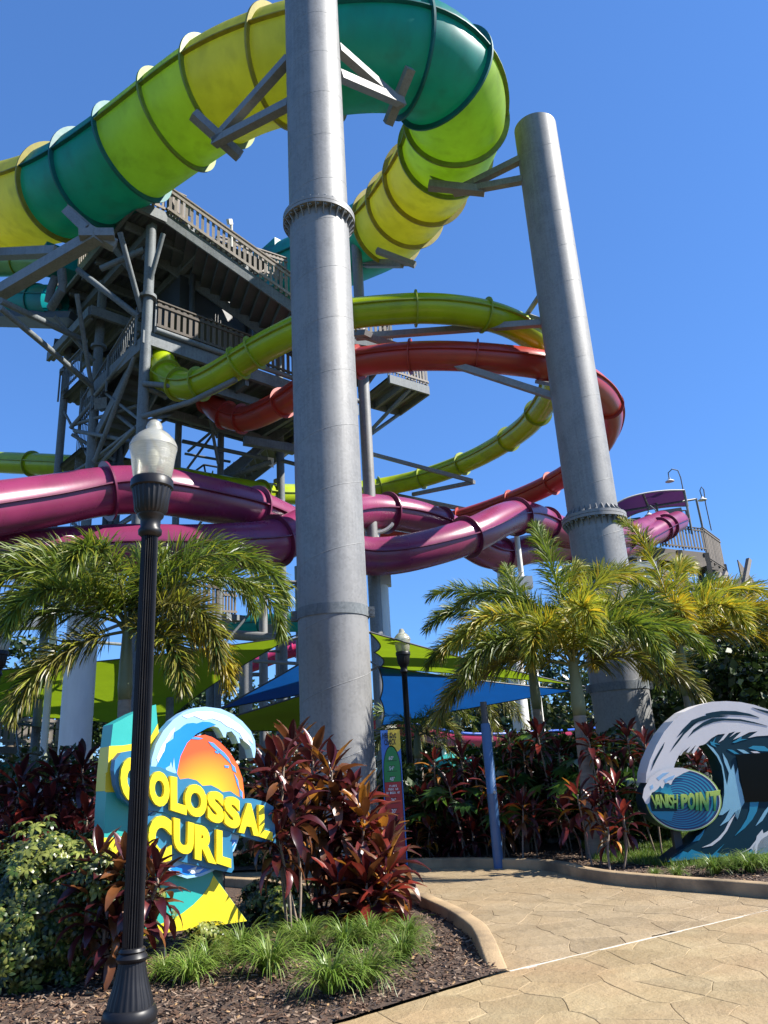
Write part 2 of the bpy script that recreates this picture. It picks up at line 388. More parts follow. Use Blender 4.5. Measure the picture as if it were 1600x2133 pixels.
stones(plaza, PLAZA, -2.2, 5.5, 3.2, 10, 0.44, 0.30, 0.12, inplaza, [(J0[:2]-jn*0.012, jn), (J0[:2], en)])
stones(path, PATHM, -5.2, 5.5, 5.0, 13.4, 0.40, 0.24, 0.05, inpath, [(J0[:2]+jn*0.012, -jn)])
jb = MB(); jb.beam(J0+np.array([0, 0, -0.006]), J0+JD*6+np.array([0, 0, -0.006]), 0.024, 0.008)
jb.build('expansion_joint', mat('pale joint sealant', (0.62, 0.57, 0.48), rough=0.8, var=0.15, vs=9), path)

# ---- mulch beds
MULCH = mat('bark mulch', (0.075, 0.045, 0.028), rough=0.9, var=0.6, vs=40, bump=0.9, bs=45)
def bed(name, poly, z, gx=0.12):
    poly = [np.asarray(p[:2], float) for p in poly]
    b = MB(); b.add([(p[0], p[1], z) for p in poly], [tuple(range(len(poly)))])
    return b.build(name, MULCH, kind='structure', origin=(poly[0][0], poly[0][1], 0))
klb = []; 
for i, p in enumerate(kl):
    t = unit(kl[min(i+1, len(kl)-1)]-kl[max(i-1, 0)]); klb.append(p+np.array([-t[1], t[0], 0])*0.08)
LEFTBED = [J0[:2]]+[p[:2] for p in klb]+[(-4, 12.6), (-12, 13), (-12, 3), J0[:2]+ED[:2]*3.2]
krb = []
for i, p in enumerate(kr):
    t = unit(kr[min(i+1, len(kr)-1)]-kr[max(i-1, 0)]); krb.append(p+np.array([-t[1], t[0], 0])*0.08)
RIGHTBED = [p[:2] for p in krb]+[(9, 8), (14, 16), (6, 22), (-12, 22), (-12, 13.7), (-3, 13.2)]
bed('mulch_bed_left', LEFTBED, 0.015); bed('mulch_bed_right', RIGHTBED, 0.035)
def inside(p, poly):
    c = False; n = len(poly); j = n-1
    for i in range(n):
        xi, yi = poly[i][0], poly[i][1]; xj, yj = poly[j][0], poly[j][1]
        if (yi > p[1]) != (yj > p[1]) and p[0] < (xj-xi)*(p[1]-yi)/(yj-yi)+xi: c = not c
        j = i
    return c
CHIPM = [mat('bark chip brown', (0.115, 0.062, 0.035), rough=0.85, var=0.4, vs=20), mat('bark chip pale', (0.27, 0.19, 0.13), rough=0.85, var=0.3, vs=20),
         mat('bark chip dark', (0.045, 0.028, 0.02), rough=0.9, var=0.4, vs=20), mat('dry leaf litter', (0.36, 0.22, 0.10), rough=0.7, var=0.3, vs=9)]
def chips(name, poly, boxes, z, label):
    b = MB(); r = random.Random(11)
    for x0, x1, y0, y1, n in boxes:
        for _ in range(n):
            x, y = r.uniform(x0, x1), r.uniform(y0, y1)
            if not inside((x, y), poly): continue
            l = r.uniform(.02, .075)*(0.7 if r.random() < .6 else 1.0); w = r.uniform(.008, .022); h = r.uniform(.003, .009)
            a = r.uniform(0, 6.28); tl = r.uniform(-.5, .5); tw = r.uniform(-.5, .5)
            X = np.array([math.cos(a)*math.cos(tl), math.sin(a)*math.cos(tl), math.sin(tl)]); s, u = frame(X); Y = s*math.cos(tw)+u*math.sin(tw); Z = np.cross(X, Y)
            mi = 0 if r.random() < .5 else (1 if r.random() < .45 else (2 if r.random() < .85 else 3))
            c = np.array([x, y, z+r.uniform(0, .03)])
            v = [c-X*l/2-Y*w*.3, c+X*l/2-Y*w*.2, c+X*l*.45+Y*w*.5, c-X*l*.4+Y*w*.5]
            v = v+[q+Z*h for q in v]
            b.add(v, [(3, 2, 1, 0), (4, 5, 6, 7), (0, 1, 5, 4), (1, 2, 6, 5), (2, 3, 7, 6), (3, 0, 4, 7)], mi)
    return b.build(name, CHIPM, label=label, cat='mulch', kind='stuff')
chips('bark_chips', LEFTBED, [(-3.2, .8, 4.6, 7.4, 9000), (-2.5, .6, 7.4, 10.5, 3500)], 0.012, 'brown bark chips covering the bed under the yellow sign')
chips('bark_chips', RIGHTBED, [(-.6, 4.4, 8.2, 13.2, 9000)], 0.035, 'brown bark chips covering the bed behind the right kerb')
# ================================================================ STEEL COLUMNS
def helix(b, c, r, z0, z1, pitch, w=0.018, t=0.0035, ph=0.0):
    n = int((z1-z0)/pitch*40); v = []; f = []
    for i in range(n+1):
        z = z0+(z1-z0)*i/n; th = ph+2*math.pi*(z-z0)/pitch; d = np.array([math.cos(th), math.sin(th), 0]); p = np.array([c[0], c[1], z])
        v += [p+d*(r-.002)+np.array([0, 0, -w/2]), p+d*(r+t)+np.array([0, 0, -w*.3]), p+d*(r+t)+np.array([0, 0, w*.3]), p+d*(r-.002)+np.array([0, 0, w/2])]
    for i in range(n):
        for k in range(3): f.append((i*4+k, i*4+4+k, i*4+5+k, i*4+1+k))
    b.add(v, f)
def column(label, xy, r, ztop, zfl, zband, r_low=None, ph=0.0, spikes=28, ups=1.0):
    root = thing('steel_column', label, 'column', (xy[0], xy[1], 0), 'tall galvanised slide columns')
    c = np.array([xy[0], xy[1], 0]); rl = r_low or r
    m = MB(); m.lathe([(rl, -0.3), (rl, zfl-0.07)], c, 72); m.build('lower_section', GALV, root, smooth=40)
    m = MB(); m.lathe([(r, zfl+0.07), (r, ztop), (r-.03, ztop), (r-.03, ztop-.04), (0.01, ztop-.04)], c, 72, cap=False); m.build('upper_section', GALV, root, smooth=40)
    m = MB(); helix(m, c, rl, 0.0, zfl-.3, 1.12, ph=ph); helix(m, c, r, zfl+.3, ztop-.05, 1.12, ph=ph+1); m.build('spiral_weld', GALV, root, smooth=60)
    for k in (0, 1):
        m = MB(); z = zfl-.075+.08*k; ro = max(rl, r)+.13
        m.lathe([(rl-.02, z), (ro, z), (ro, z+.07), (rl-.02, z+.07)], c, 72, cap=False); m.build('flange_plate', GALV, root, smooth=40)
    gu = MB()
    gu.prism([(0, -.01, 0), (0.115, -.01, 0), (0.115, -.01, .02), (0.01, -.01, .18), (0, -.01, .18)], (0, .02, 0))
    gmesh = gu.build('gusset', GALV, root); gmesh.hide_render = False
    first = True
    for i in range(spikes):
        for s in (-1, 1):
            th = 2*math.pi*(i+.5*(s > 0))/spikes; d = np.array([math.cos(th), math.sin(th), 0]); e = np.array([-d[1], d[0], 0])
            rr = rl if s < 0 else r
            M = mat4(d, e, (0, 0, s*(ups if s > 0 else 1)), c+d*rr+np.array([0, 0, zfl+(-.075 if s < 0 else .075)]))
            if first: gmesh.matrix_basis = Matrix.Translation(Vector(-WL[root])) @ M; gmesh.data.transform(Matrix.Translation(Vector(WL[root]))); first = False
            else: inst(gmesh.data, 'gusset', root, M)
    bo = None
    for i in range(spikes):
        th = 2*math.pi*(i+.25)/spikes; p = c+np.array([math.cos(th), math.sin(th), 0])*(max(rl, r)+.075)
        if bo is None:
            b2 = MB(); b2.rod((0, 0, -.12), (0, 0, .12), .02, 6); b2.rod((0, 0, .085), (0, 0, .115), .034, 6); b2.rod((0, 0, -.115), (0, 0, -.085), .034, 6)
            bo = b2.build('bolt', GALV2, root); bo.data.transform(Matrix.Translation(Vector(WL[root]))); bo.matrix_basis = Matrix.Translation(Vector(p-WL[root])+Vector((0, 0, zfl)))
        else: inst(bo.data, 'bolt', root, Matrix.Translation(Vector((p[0], p[1], zfl))))
    if zband:
        m = MB(); m.lathe([(rl, zband-.09), (rl+.016, zband-.09), (rl+.016, zband+.09), (rl, zband+.09)], c, 72, cap=False); m.build('clamp_band', GALV2, root, smooth=40)
        for s in (-1, 1):
            m = MB(); m.box(c+np.array([s*(rl+.06), -.06, zband]), .1, .03, .17); m.box(c+np.array([s*(rl+.06), .02, zband]), .1, .03, .17)
            m.rod(c+np.array([s*(rl+.07), -.1, zband+.04]), c+np.array([s*(rl+.07), .06, zband+.04]), .016, 6); m.rod(c+np.array([s*(rl+.07), -.1, zband-.04]), c+np.array([s*(rl+.07), .06, zband-.04]), .016, 6)
            m.build('clamp_lug', GALV2, root)
    return root
CMID = AtY(705, 1600, 13.0)[:2]; CRT = AtY(1236, 1075, 17.8)[:2]
colm = column('thick grey steel column beside the yellow and teal sign', CMID, .60, zat(CMID, -4), zat(CMID, 464), zat(CMID, 1280), ph=2.2, ups=.4)
colr = column('thick grey steel column behind the palms on the right', CRT, .60, zat(CRT, 268), zat(CRT, 1085), zat(CRT, 1432), r_low=.635, ph=1.0)

# ================================================================ WATER SLIDE TUBES
def fglass(name, c, trans=.28, rough=.24):
    m = mat(name, c, rough=rough, var=.13, vs=.55, trans=trans, bump=.05, bs=3.5, c2=tuple(x*.7+.012 for x in c), c2s=1.3, c2lo=.5, c2hi=.8, stretch=(1.6, 1.6, .7), spec=.55); return m
YEL = fglass('yellow fibreglass', (0.70, 0.68, 0.09), trans=.6, rough=.4); GRN = fglass('lime fibreglass', (0.48, 0.70, 0.08), trans=.6, rough=.4)
TEA = fglass('teal fibreglass', (0.012, 0.33, 0.33), trans=.52, rough=.38); LIM = fglass('chartreuse fibreglass', (0.42, 0.54, 0.01), trans=.2)
RED = fglass('red fibreglass', (0.48, 0.045, 0.03), trans=.1, rough=.3); PUR = fglass('purple fibreglass', (0.25, 0.032, 0.10), trans=.02, rough=.27)
YELD = mat('yellow flange', (0.42, 0.35, 0.05), rough=.5, var=.2, trans=.25); GRND = mat('green flange', (0.26, 0.34, 0.05), rough=.5, var=.2, trans=.25)
TEAD = mat('teal flange', (0.01, 0.17, 0.17), rough=.5, var=.2, trans=.25); LIMD = mat('chartreuse flange', (0.27, 0.34, 0.02), rough=.5, var=.2)
REDD = mat('red flange', (0.36, 0.03, 0.02), rough=.5, var=.2); PURD = mat('purple flange', (0.16, 0.018, 0.06), rough=.35, var=.2)
PNK = fglass('pink fibreglass', (0.62, 0.05, 0.16), trans=.1); BLU = fglass('blue fibreglass', (0.03, 0.11, 0.55), trans=.1)
def resample(path, step):
    path = [np.asarray(p, float) for p in path]; L = [0]
    for i in range(1, len(path)): L.append(L[-1]+np.linalg.norm(path[i]-path[i-1]))
    n = max(4, int(L[-1]/step)); out = []; j = 0
    for k in range(n+1):
        l = L[-1]*k/n
        while j < len(L)-2 and L[j+1] < l: j += 1
        t = (l-L[j])/max(1e-9, L[j+1]-L[j]); out.append(path[j]*(1-t)+path[j+1]*t)
    return out
def smoothp(p, it=10):
    p = [np.array(q) for q in p]
    for _ in range(it):
        q = [p[0]]+[(p[i-1]+2*p[i]+p[i+1])/4 for i in range(1, len(p)-1)]+[p[-1]]; p = q
    return p
def slide(name, label, ctrl, D, ribs, mats, seam=True, step=.16, nseg=36, fl=.11, ft=.05, smooth=12, fcol=None, group=None, wall=False):
    """ctrl: (px, py, depth) along the run; ribs: pixel points of the flanges in order; mats: [(shell, flange)] for the sections"""
    pts = resample(spline([P(*c) for c in ctrl], 10), step); pts = resample(smoothp(pts, smooth), step); r = D/2
    pj = np.array([proj(p)[:2] for p in pts]); n = len(pts); idx = []; last = 0
    for q in ribs:
        q = np.array(q, float); d = np.linalg.norm(pj-q, axis=1); d[:last+2] = 1e9
        # first good local minimum after the previous rib
        best = None
        for i in range(last+2, n-1):
            if d[i] < 60 and d[i] <= d[i-1] and d[i] <= d[i+1]: best = i; break
        if best is None: best = int(np.argmin(d))
        idx.append(best); last = best
    cuts = [0]+idx+[n-1]
    root = thing(name, label, 'water slide', tuple(pts[0]), group)
    fr = []
    for i in range(n):
        t = pts[min(i+1, n-1)]-pts[max(i-1, 0)]; s, u = frame(t); fr.append((s, u, unit(t)))
    cs = [(math.cos(2*math.pi*k/nseg), math.sin(2*math.pi*k/nseg)) for k in range(nseg)]
    for si in range(len(cuts)-1):
        a, b = cuts[si], cuts[si+1]
        if b <= a: continue
        sh, fm = mats[min(si, len(mats)-1)]
        m = MB(); v = []
        for i in range(a, b+1):
            s, u, t = fr[i]; v += [pts[i]+s*(r*c)+u*(r*q) for c, q in cs]
        k = b-a
        m.add(v, [(j*nseg+i, j*nseg+(i+1) % nseg, (j+1)*nseg+(i+1) % nseg, (j+1)*nseg+i) for j in range(k) for i in range(nseg)])
        sec = m.build('tube_section', sh, root, smooth=True)
        if seam:
            for sg in (-1, 1):
                m = MB(); v = []
                for i in range(a, b+1):
                    s, u, t = fr[i]; o = s*sg
                    v += [pts[i]+o*(r-.004)-u*.022, pts[i]+o*(r+fl*.75)-u*.018, pts[i]+o*(r+fl*.75)+u*.018, pts[i]+o*(r-.004)+u*.022]
                m.add(v, [(j*4+q, j*4+q+1, (j+1)*4+q+1, (j+1)*4+q) for j in range(k) for q in range(3)])
                m.build('seam', fm, sec, smooth=30)
        if si:
            c = pts[a]; s, u, t = fr[a]; v = []
            prof = [(r-.003, -ft/2), (r+fl, -ft/2), (r+fl, ft/2), (r-.003, ft/2)]
            for rr, z in prof: v += [c+s*(rr*cc)+u*(rr*q)+t*z for cc, q in cs]
            m = MB(); m.add(v, [(j*nseg+i, j*nseg+(i+1) % nseg, (j+1)*nseg+(i+1) % nseg, (j+1)*nseg+i) for j in range(3) for i in range(nseg)])
            m.build('flange', fm, root, smooth=40)
    return root, pts, idx, fr
k_ = .985
BIG = [(560, 588, 34.2), (600, 572, 33.4), (660, 548, 32.2), (735, 512, 30.6), (808, 475, 28.8), (870, 402, 26.6), (925, 325, 24.2), (956, 245, 22.2), (934, 160, 20.9), (862, 112, 20.2), (760, 108, 19.9), (640, 124, 20.2), (490, 172, 21.2), (378, 245, 22.2), (275, 322, 23.0), (178, 382, 24.0), (90, 416, 25.3), (0, 432, 27), (-110, 440, 29.5), (-260, 440, 34)]
bribs = [(808, 475), (845, 435), (890, 378), (928, 318), (955, 245), (936, 160), (848, 108), (700, 110), (575, 140), (458, 192), (368, 252), (275, 322), (195, 372), (125, 404)]
bm_ = [(TEA, TEAD), (YEL, YELD), (YEL, YELD), (YEL, YELD), (GRN, GRND), (GRN, GRND), (TEA, TEAD), (TEA, TEAD), (YEL, YELD), (YEL, YELD), (GRN, GRND), (GRN, GRND), (TEA, TEAD), (TEA, TEAD), (YEL, YELD)]
big = slide('tube_slide', 'huge yellow, green and teal tube slide curling high over the columns', BIG, 2.8, bribs, bm_, nseg=56, fl=.15, ft=.06, step=.2, smooth=25)
LIMC = [(335, 740, 23.6), (338, 770, 23.0), (362, 798, 22.3), (405, 805, 21.8), (460, 780, 21.4), (530, 735, 21.0), (605, 695, 20.8), (680, 662, 20.8), (760, 650, 20.8), (870, 642, 20.8), (960, 647, 21.0), (1045, 665, 21.3), (1110, 700, 21.9), (1148, 745, 22.8), (1155, 800, 24.4), (1128, 850, 26.4), (1085, 897, 28.5), (1000, 950, 31.5), (900, 990, 33.5), (800, 1014, 34.2), (700, 1026, 33.0), (600, 1030, 30.0), (530, 1025, 28.0), (440, 1010, 27.0), (300, 985, 27.0), (160, 972, 28.0), (60, 966, 29), (-80, 960, 31)]
lribs = [(345, 782), (375, 803), (420, 802), (500, 755), (535, 735), (735, 655), (870, 642), (1010, 655), (1130, 720), (1120, 858), (1060, 915), (965, 965), (880, 995), (790, 1016), (545, 1027), (440, 1010), (65, 966)]
lime = slide('tube_slide', 'chartreuse tube slide looping out from the tower above the red one', LIMC, .83, lribs, [(LIM, LIMD)], nseg=28, fl=.09, ft=.035, step=.14)
REDC = [(425, 815, 26.5), (437, 835, 26.0), (462, 862, 25.6), (505, 875, 25.2), (560, 855, 24.5), (620, 820, 23.5), (690, 770, 22.5), (760, 752, 21.8), (860, 742, 21.4), (960, 742, 21.2), (1060, 750, 21.2), (1140, 762, 21.6), (1210, 785, 22.6), (1255, 820, 24.2), (1272, 865, 26.0), (1258, 915, 28.0), (1215, 965, 29.5), (1140, 1012, 31), (1050, 1050, 32.5), (960, 1080, 33.5), (860, 1100, 34.5), (760, 1110, 36), (650, 1112, 37)]
rribs = [(437, 838), (470, 868), (505, 875), (590, 840), (745, 755), (855, 742), (995, 743), (1135, 760), (1265, 845), (1150, 1008), (1065, 1046), (960, 1080)]
redt = slide('tube_slide', 'red tube slide looping below the chartreuse slide', REDC, .83, rribs, [(RED, REDD)], nseg=28, fl=.09, ft=.035, step=.14)
PA = [(-140, 1080, 15.4), (0, 1058, 16.6), (110, 1042, 17.6), (225, 1022, 18.6), (330, 1022, 19.2), (430, 1040, 20.2), (525, 1062, 21.5), (605, 1098, 22.6), (690, 1140, 23.4), (765, 1159, 23.8), (850, 1152, 24.2), (975, 1118, 25.6), (1060, 1078, 28.0), (1110, 1080, 30.0), (1150, 1098, 31.5), (1215, 1118, 33.5), (1300, 1118, 38), (1345, 1100, 42), (1380, 1085, 44.5)]
PB = [(-140, 1156, 16.6), (0, 1153, 17.4), (130, 1150, 18.1), (260, 1142, 18.7), (400, 1142, 19.3), (500, 1136, 19.9), (575, 1128, 20.6), (640, 1098, 22), (700, 1074, 24), (775, 1066, 25.8), (870, 1078, 27.2), (950, 1112, 28.6), (1010, 1150, 29.6), (1055, 1155, 30.5), (1110, 1143, 31.8), (1200, 1140, 34.5), (1280, 1142, 37.5), (1330, 1128, 40), (1390, 1096, 43.2), (1412, 1086, 45)]
pra = [(228, 1022), (525, 1062), (740, 1155), (972, 1120), (1075, 1075), (1138, 1092), (1300, 1118)]
prb = [(578, 1127), (805, 1067), (915, 1095), (1043, 1157), (1180, 1140), (1325, 1130), (1375, 1105), (1388, 1098)]
purA = slide('tube_slide', 'glossy purple tube slide, upper one at the left edge of the photo', PA, 1.2, pra, [(PUR, PURD)], nseg=36, fl=.13, ft=.045, step=.16, smooth=8)
purB = slide('tube_slide', 'glossy purple tube slide, lower one at the left edge of the photo', PB, 1.2, prb, [(PUR, PURD)], nseg=36, fl=.13, ft=.045, step=.16, smooth=8)

# saddles and braces that carry the big slide, bolted to the columns
def steel(parent, pairs, w=.2, h=.2, name='brace', m=None, rnd=False):
    for a, b in pairs:
        k = MB()
        if rnd: k.rod(a, b, w/2, 12)
        else: k.beam(a, b, w, h)
        k.build(name, m or GALV, parent, smooth=40)
cm = np.array([CMID[0], CMID[1], 0]); crr = np.array([CRT[0], CRT[1], 0])
def onc(c, px, py):                   # point on a column's axis shown at this row
    return np.array([c[0], c[1], zat(c, py)])
q1 = P(447, 296, 18.4); steel(colm, [(onc(cm, 0, 112)+np.array([-.55, .1, 0]), q1), (onc(cm, 0, 205)+np.array([-.55, .1, 0]), q1+np.array([0, 0, -.02]))], .2, .2)
steel(colm, [(P(402, 238, 18.2), P(500, 326, 18.6))], .22, .22, 'saddle_beam')
steel(colm, [(P(836, 218, 19.4), onc(cm, 0, 96)+np.array([.55, .1, 0])), (P(838, 214, 19.4), onc(cm, 0, 152)+np.array([.55, .1, 0]))], .2, .2)
steel(colm, [(P(855, 142, 19.0), P(808, 258, 19.8))], .22, .22, 'saddle_beam')
q2 = P(944, 402, 23.0); steel(colr, [(onc(crr, 0, 330)+np.array([-.55, 0, 0]), q2), (onc(crr, 0, 372)+np.array([-.55, 0, 0]), q2+np.array([.1, 0, .02]))], .2, .2)
steel(colr, [(P(893, 386, 22.8), P(1010, 398, 22.6))], .24, .24, 'saddle_beam')
def plate(parent, px, d, th, m=None, name='saddle_plate'):
    pts = [P(x, y, d) for x, y in px]; n = unit(np.cross(pts[1]-pts[0], pts[2]-pts[0])); k = MB(); k.prism([p-n*th/2 for p in pts], n*th); k.build(name, m or GALV, parent)
plate(colm, [(412, 226), (425, 240), (490, 310), (480, 318), (415, 250)], 18.55, .05); plate(colr, [(895, 366), (915, 390), (990, 398), (1005, 384), (960, 388)], 23.0, .05, GRND)
# right pair under the yellow part, carried by the slim column behind
# long braces between the right column and the slim column
p7 = P(752, 690, 27.5)
SL = np.array([p7[0], p7[1], 0])
slim = thing('steel_post', 'slim grey support post just right of the thick column', 'post', (SL[0], SL[1], 0))
k = MB(); k.rod((SL[0], SL[1], 0), (SL[0], SL[1], zat(SL, 505)), .19, 16); k.build('post', GALV, slim, smooth=40)
steel(slim, [(P(735, 545, 29.5), P(862, 548, 27.3)), (P(735, 552, 29.8), P(838, 552, 27.6)), (P(785, 522, 27.0), P(865, 552, 26.6))], .18, .18)
steel(colr, [(onc(crr, 0, 662)+np.array([-.5, .2, 0]), P(742, 702, 22.6)), (onc(crr, 0, 816)+np.array([-.5, .2, 0]), P(742, 694, 22.4))], .17, .17)
steel(colr, [(onc(crr, 0, 600)+np.array([-.45, .2, 0]), P(1098, 655, 21.7)), (onc(crr, 0, 655)+np.array([-.4, .3, 0]), P(1098, 655, 21.7)), (onc(crr, 0, 782)+np.array([-.3, .5, 0]), P(1118, 795, 21.6))], .1, .1)
steel(colr, [(P(742, 697, 22.4), P(768, 695, 22.0))], .3, .16, 'bracket')
sa = thing('steel_post', 'slim grey post lit on its right side behind the slim one', 'post', tuple(P(757, 900, 33)*np.array([1, 1, 0]))); xs = P(757, 900, 33)
k = MB(); k.rod((xs[0], xs[1], 0), (xs[0], xs[1], zat(xs, 760)), .14, 14); k.build('post', GALV, sa, smooth=40)
steel(sa, [(P(760, 942, 33), P(985, 1002, 31.5)), (P(860, 1030, 34), P(988, 1004, 31.5)), (P(862, 1042, 34), P(1020, 1070, 33.5)), (P(760, 1018, 34.5), P(1022, 1072, 33.5))], .15, .15)
# white saddles under the purple slides
def purple_post(label, px, py_t, d, py_box, py_b, wbox, wcol, lean=None):
    top = P(px, py_t, d); root = thing('slide_support', label, 'support', (top[0], top[1], 0), 'white supports under the purple slides')
    zb = zat(top, py_box); b = MB(); b.rod((top[0], top[1], zb), top, .1, 12); b.build('post', WHITE, root, smooth=40)
    b = MB(); v = []; n = 14; s, u = np.array([cR[0], cR[1], 0]), np.array([0, 0, 1.])
    for i in range(n+1):
        th = math.pi+math.pi*.2+math.pi*.6*i/n
        for rr, yy in ((.64, -.1), (.72, -.1), (.72, .1), (.64, .1)): v.append(top+np.array([0, 0, .66])+s*(rr*math.cos(th))+u*(rr*math.sin(th))+np.array([0, yy, 0]))
    b.add(v, [(i*4+q, i*4+(q+1) % 4, (i+1)*4+(q+1) % 4, (i+1)*4+q) for i in range(n) for q in range(4)]); b.build('saddle', WHITE, root, smooth=40)
    b = MB(); b.box((top[0], top[1], zb), wbox, .45, .42); b.build('cross_beam', WHITE, root)
    if wcol:
        b = MB(); b.rod((top[0], top[1], 0), (top[0], top[1], zb-.2), wcol, 24); b.build('column', WHITE, root, smooth=40)
    return root
purple_post('white support with box beam right of the thick column', 785, 1108, 25.4, 1208, 1640, .75, .27)
purple_post('white support post under the middle of the purple slides', 1076, 1112, 28.6, 1215, 1400, .7, .2)
purple_post('white support with box beam right of the right column', 1330, 1158, 40, 1180, 1400, 1.6, .25)
wl = P(163, 1450, 19.6)
root = thing('slide_support', 'fat white column behind the left palm', 'support', (wl[0], wl[1], 0), 'white supports under the purple slides')
k = MB(); k.rod((wl[0], wl[1], 0), (wl[0], wl[1], zat(wl, 1195)), .39, 40); k.build('column', WHITE, root, smooth=40)
k = MB(); k.beam((wl[0]-.9, wl[1], zat(wl, 1192)), (wl[0]+.9, wl[1], zat(wl, 1192)), .4, .35); k.build('cross_beam', WHITE, root)
wl = P(1082, 1470, 34)
root = thing('slide_support', 'white column among the palms behind the blue sail', 'support', (wl[0], wl[1], 0), 'white supports under the purple slides')
k = MB(); k.rod((wl[0], wl[1], 0), (wl[0], wl[1], zat(wl, 1180)), .37, 36); k.build('column', WHITE, root, smooth=40)
# ================================================================ SLIDE TOWER
TA = np.array([-6.75, 19.9, 0]); ER = np.array([.728, .686, 0]); EL = np.array([-.686, .728, 0]); UZ = np.array([0, 0, 1.])
def T(a, b, z): return TA+ER*a+EL*b+UZ*z
tower = thing('slide_tower', 'tall grey steel slide tower with stairs and wooden picket railings', 'tower', tuple(TA))
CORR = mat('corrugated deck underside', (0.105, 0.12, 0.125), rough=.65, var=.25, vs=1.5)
def deck(parent, quad, th=.1, pitch=.28, name='deck', m=None):
    """corrugated deck: quad of 3D corners (p0,p1 along the ribs; p0->p3 across)"""
    p0, p1, p2, p3 = [np.asarray(p, float) for p in quad]; k = max(2, int(np.linalg.norm(p3-p0)/pitch)); v = []; f = []
    ups = [-.0, -.0, .06, .06]
    n = k*4
    for i in range(n+1):
        t = i/n; a = p0+(p3-p0)*t; b = p1+(p2-p1)*t; z = UZ*ups[i % 4]
        v += [a+z, b+z]
    for i in range(n): f.append((2*i, 2*i+1, 2*i+3, 2*i+2))
    o = len(v); v += [p0+UZ*.1, p1+UZ*.1, p2+UZ*.1, p3+UZ*.1]; f.append((o, o+3, o+2, o+1))
    b_ = MB(); b_.add(v, f); return b_.build(name, m or CORR, parent)
def picket_mesh(h, w=.088, t=.03):
    b = MB(); b.box((0, 0, h/2), w, t, h); me = bpy.data.meshes.new('picket'); me.from_pydata([tuple(p) for p in b.v], [], b.f); return me
PICK = {}
def railing(parent, p0, p1, h=1.08, gap=.165, m=None, base=.08, post=True, w=.088, toprail=True, out=None, metal=False):
    """posts, rails and single pickets along an edge (the edge may slope)"""
    p0 = np.asarray(p0, float); p1 = np.asarray(p1, float); L = np.linalg.norm((p1-p0)[:2]); t = unit(p1-p0); th = unit((p1-p0)*np.array([1, 1, 0]))
    s = np.array([-th[1], th[0], 0]); m = m or WOOD
    key = (m.name, round(h, 2), w)
    if key not in PICK: PICK[key] = picket_mesh(h-base-.02, w, .014 if metal else .03); PICK[key].materials.append(m)
    n = int(L/gap)
    for i in range(n):
        q = p0+(p1-p0)*((i+.5)/n)+UZ*base
        inst(PICK[key], 'picket', parent, mat4(th, s, UZ, q))
    for z in (base+.14, h-.16):
        b = MB(); b.beam(p0+UZ*z-s*.035, p1+UZ*z-s*.035, .035, .085); b.build('rail', m, parent)
    if toprail: b = MB(); b.beam(p0+UZ*h, p1+UZ*h, .1, .04); b.build('rail', m, parent)
    if post:
        k = max(1, int(L/1.6))
        for i in range(k+1):
            q = p0+(p1-p0)*(i/k)+s*.05; b = MB(); b.box(q+UZ*(h/2-.1), .05, .05, h+.2, (th, s, UZ)); b.build('rail_post', GALV2, parent)
def joists(parent, f, n, w=.12, h=.22, name='joist'):
    for i in range(n):
        a, b = f(i/(n-1) if n > 1 else .5); k = MB(); k.beam(a, b, w, h); k.build(name, GALV2, parent)
# columns
for a, b, z1, r in ((0, 0, 17.9, .155), (0, 3.6, 17.9, .15), (-.2, 5.9, 17.9, .13), (3.1, 3.8, 14.2, .12), (4.75, 3.7, 14.0, .12), (6.9, 3.0, 17.8, .15), (6.9, -.2, 14.5, .14)):
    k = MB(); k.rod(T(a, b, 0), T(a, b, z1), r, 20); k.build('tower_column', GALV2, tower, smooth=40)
    for z in (15.35, 7.8):
        if z < z1: k = MB(); k.lathe([(r, -.05), (r+.1, -.05), (r+.1, .05), (r, .05)], T(a, b, z), 20, cap=False); k.build('column_flange', GALV2, tower, smooth=40)
# top deck
Z1 = 18.25
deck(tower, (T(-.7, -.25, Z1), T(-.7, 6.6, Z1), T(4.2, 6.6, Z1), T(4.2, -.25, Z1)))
for q in ((T(-.72, -.3, Z1-.02), T(-.72, 6.7, Z1-.02)), (T(-.7, -.3, Z1-.025), T(1.3, -.3, Z1-.025)), (T(4.2, 1.6, Z1-.03), T(4.2, 6.7, Z1-.03)), (T(-.7, 6.65, Z1-.035), T(4.2, 6.65, Z1-.035))):
    k = MB(); k.beam(*q, .12, .36); k.build('edge_beam', GALV2, tower)
joists(tower, lambda t: (T(-.6, .6+5.6*t, Z1-.16), T(4.1, .6+5.6*t, Z1-.16)), 6, .12, .26)
joists(tower, lambda t: (T(.05+3.4*t, -.1, Z1-.38), T(.05+3.4*t, 6.5, Z1-.38)), 3, .18, .3)
railing(tower, T(-.7, -.25, Z1+.1), T(1.0, -.28, Z1+.1)); railing(tower, T(-.7, -.2, Z1+.1), T(-.7, 6.5, Z1+.1))
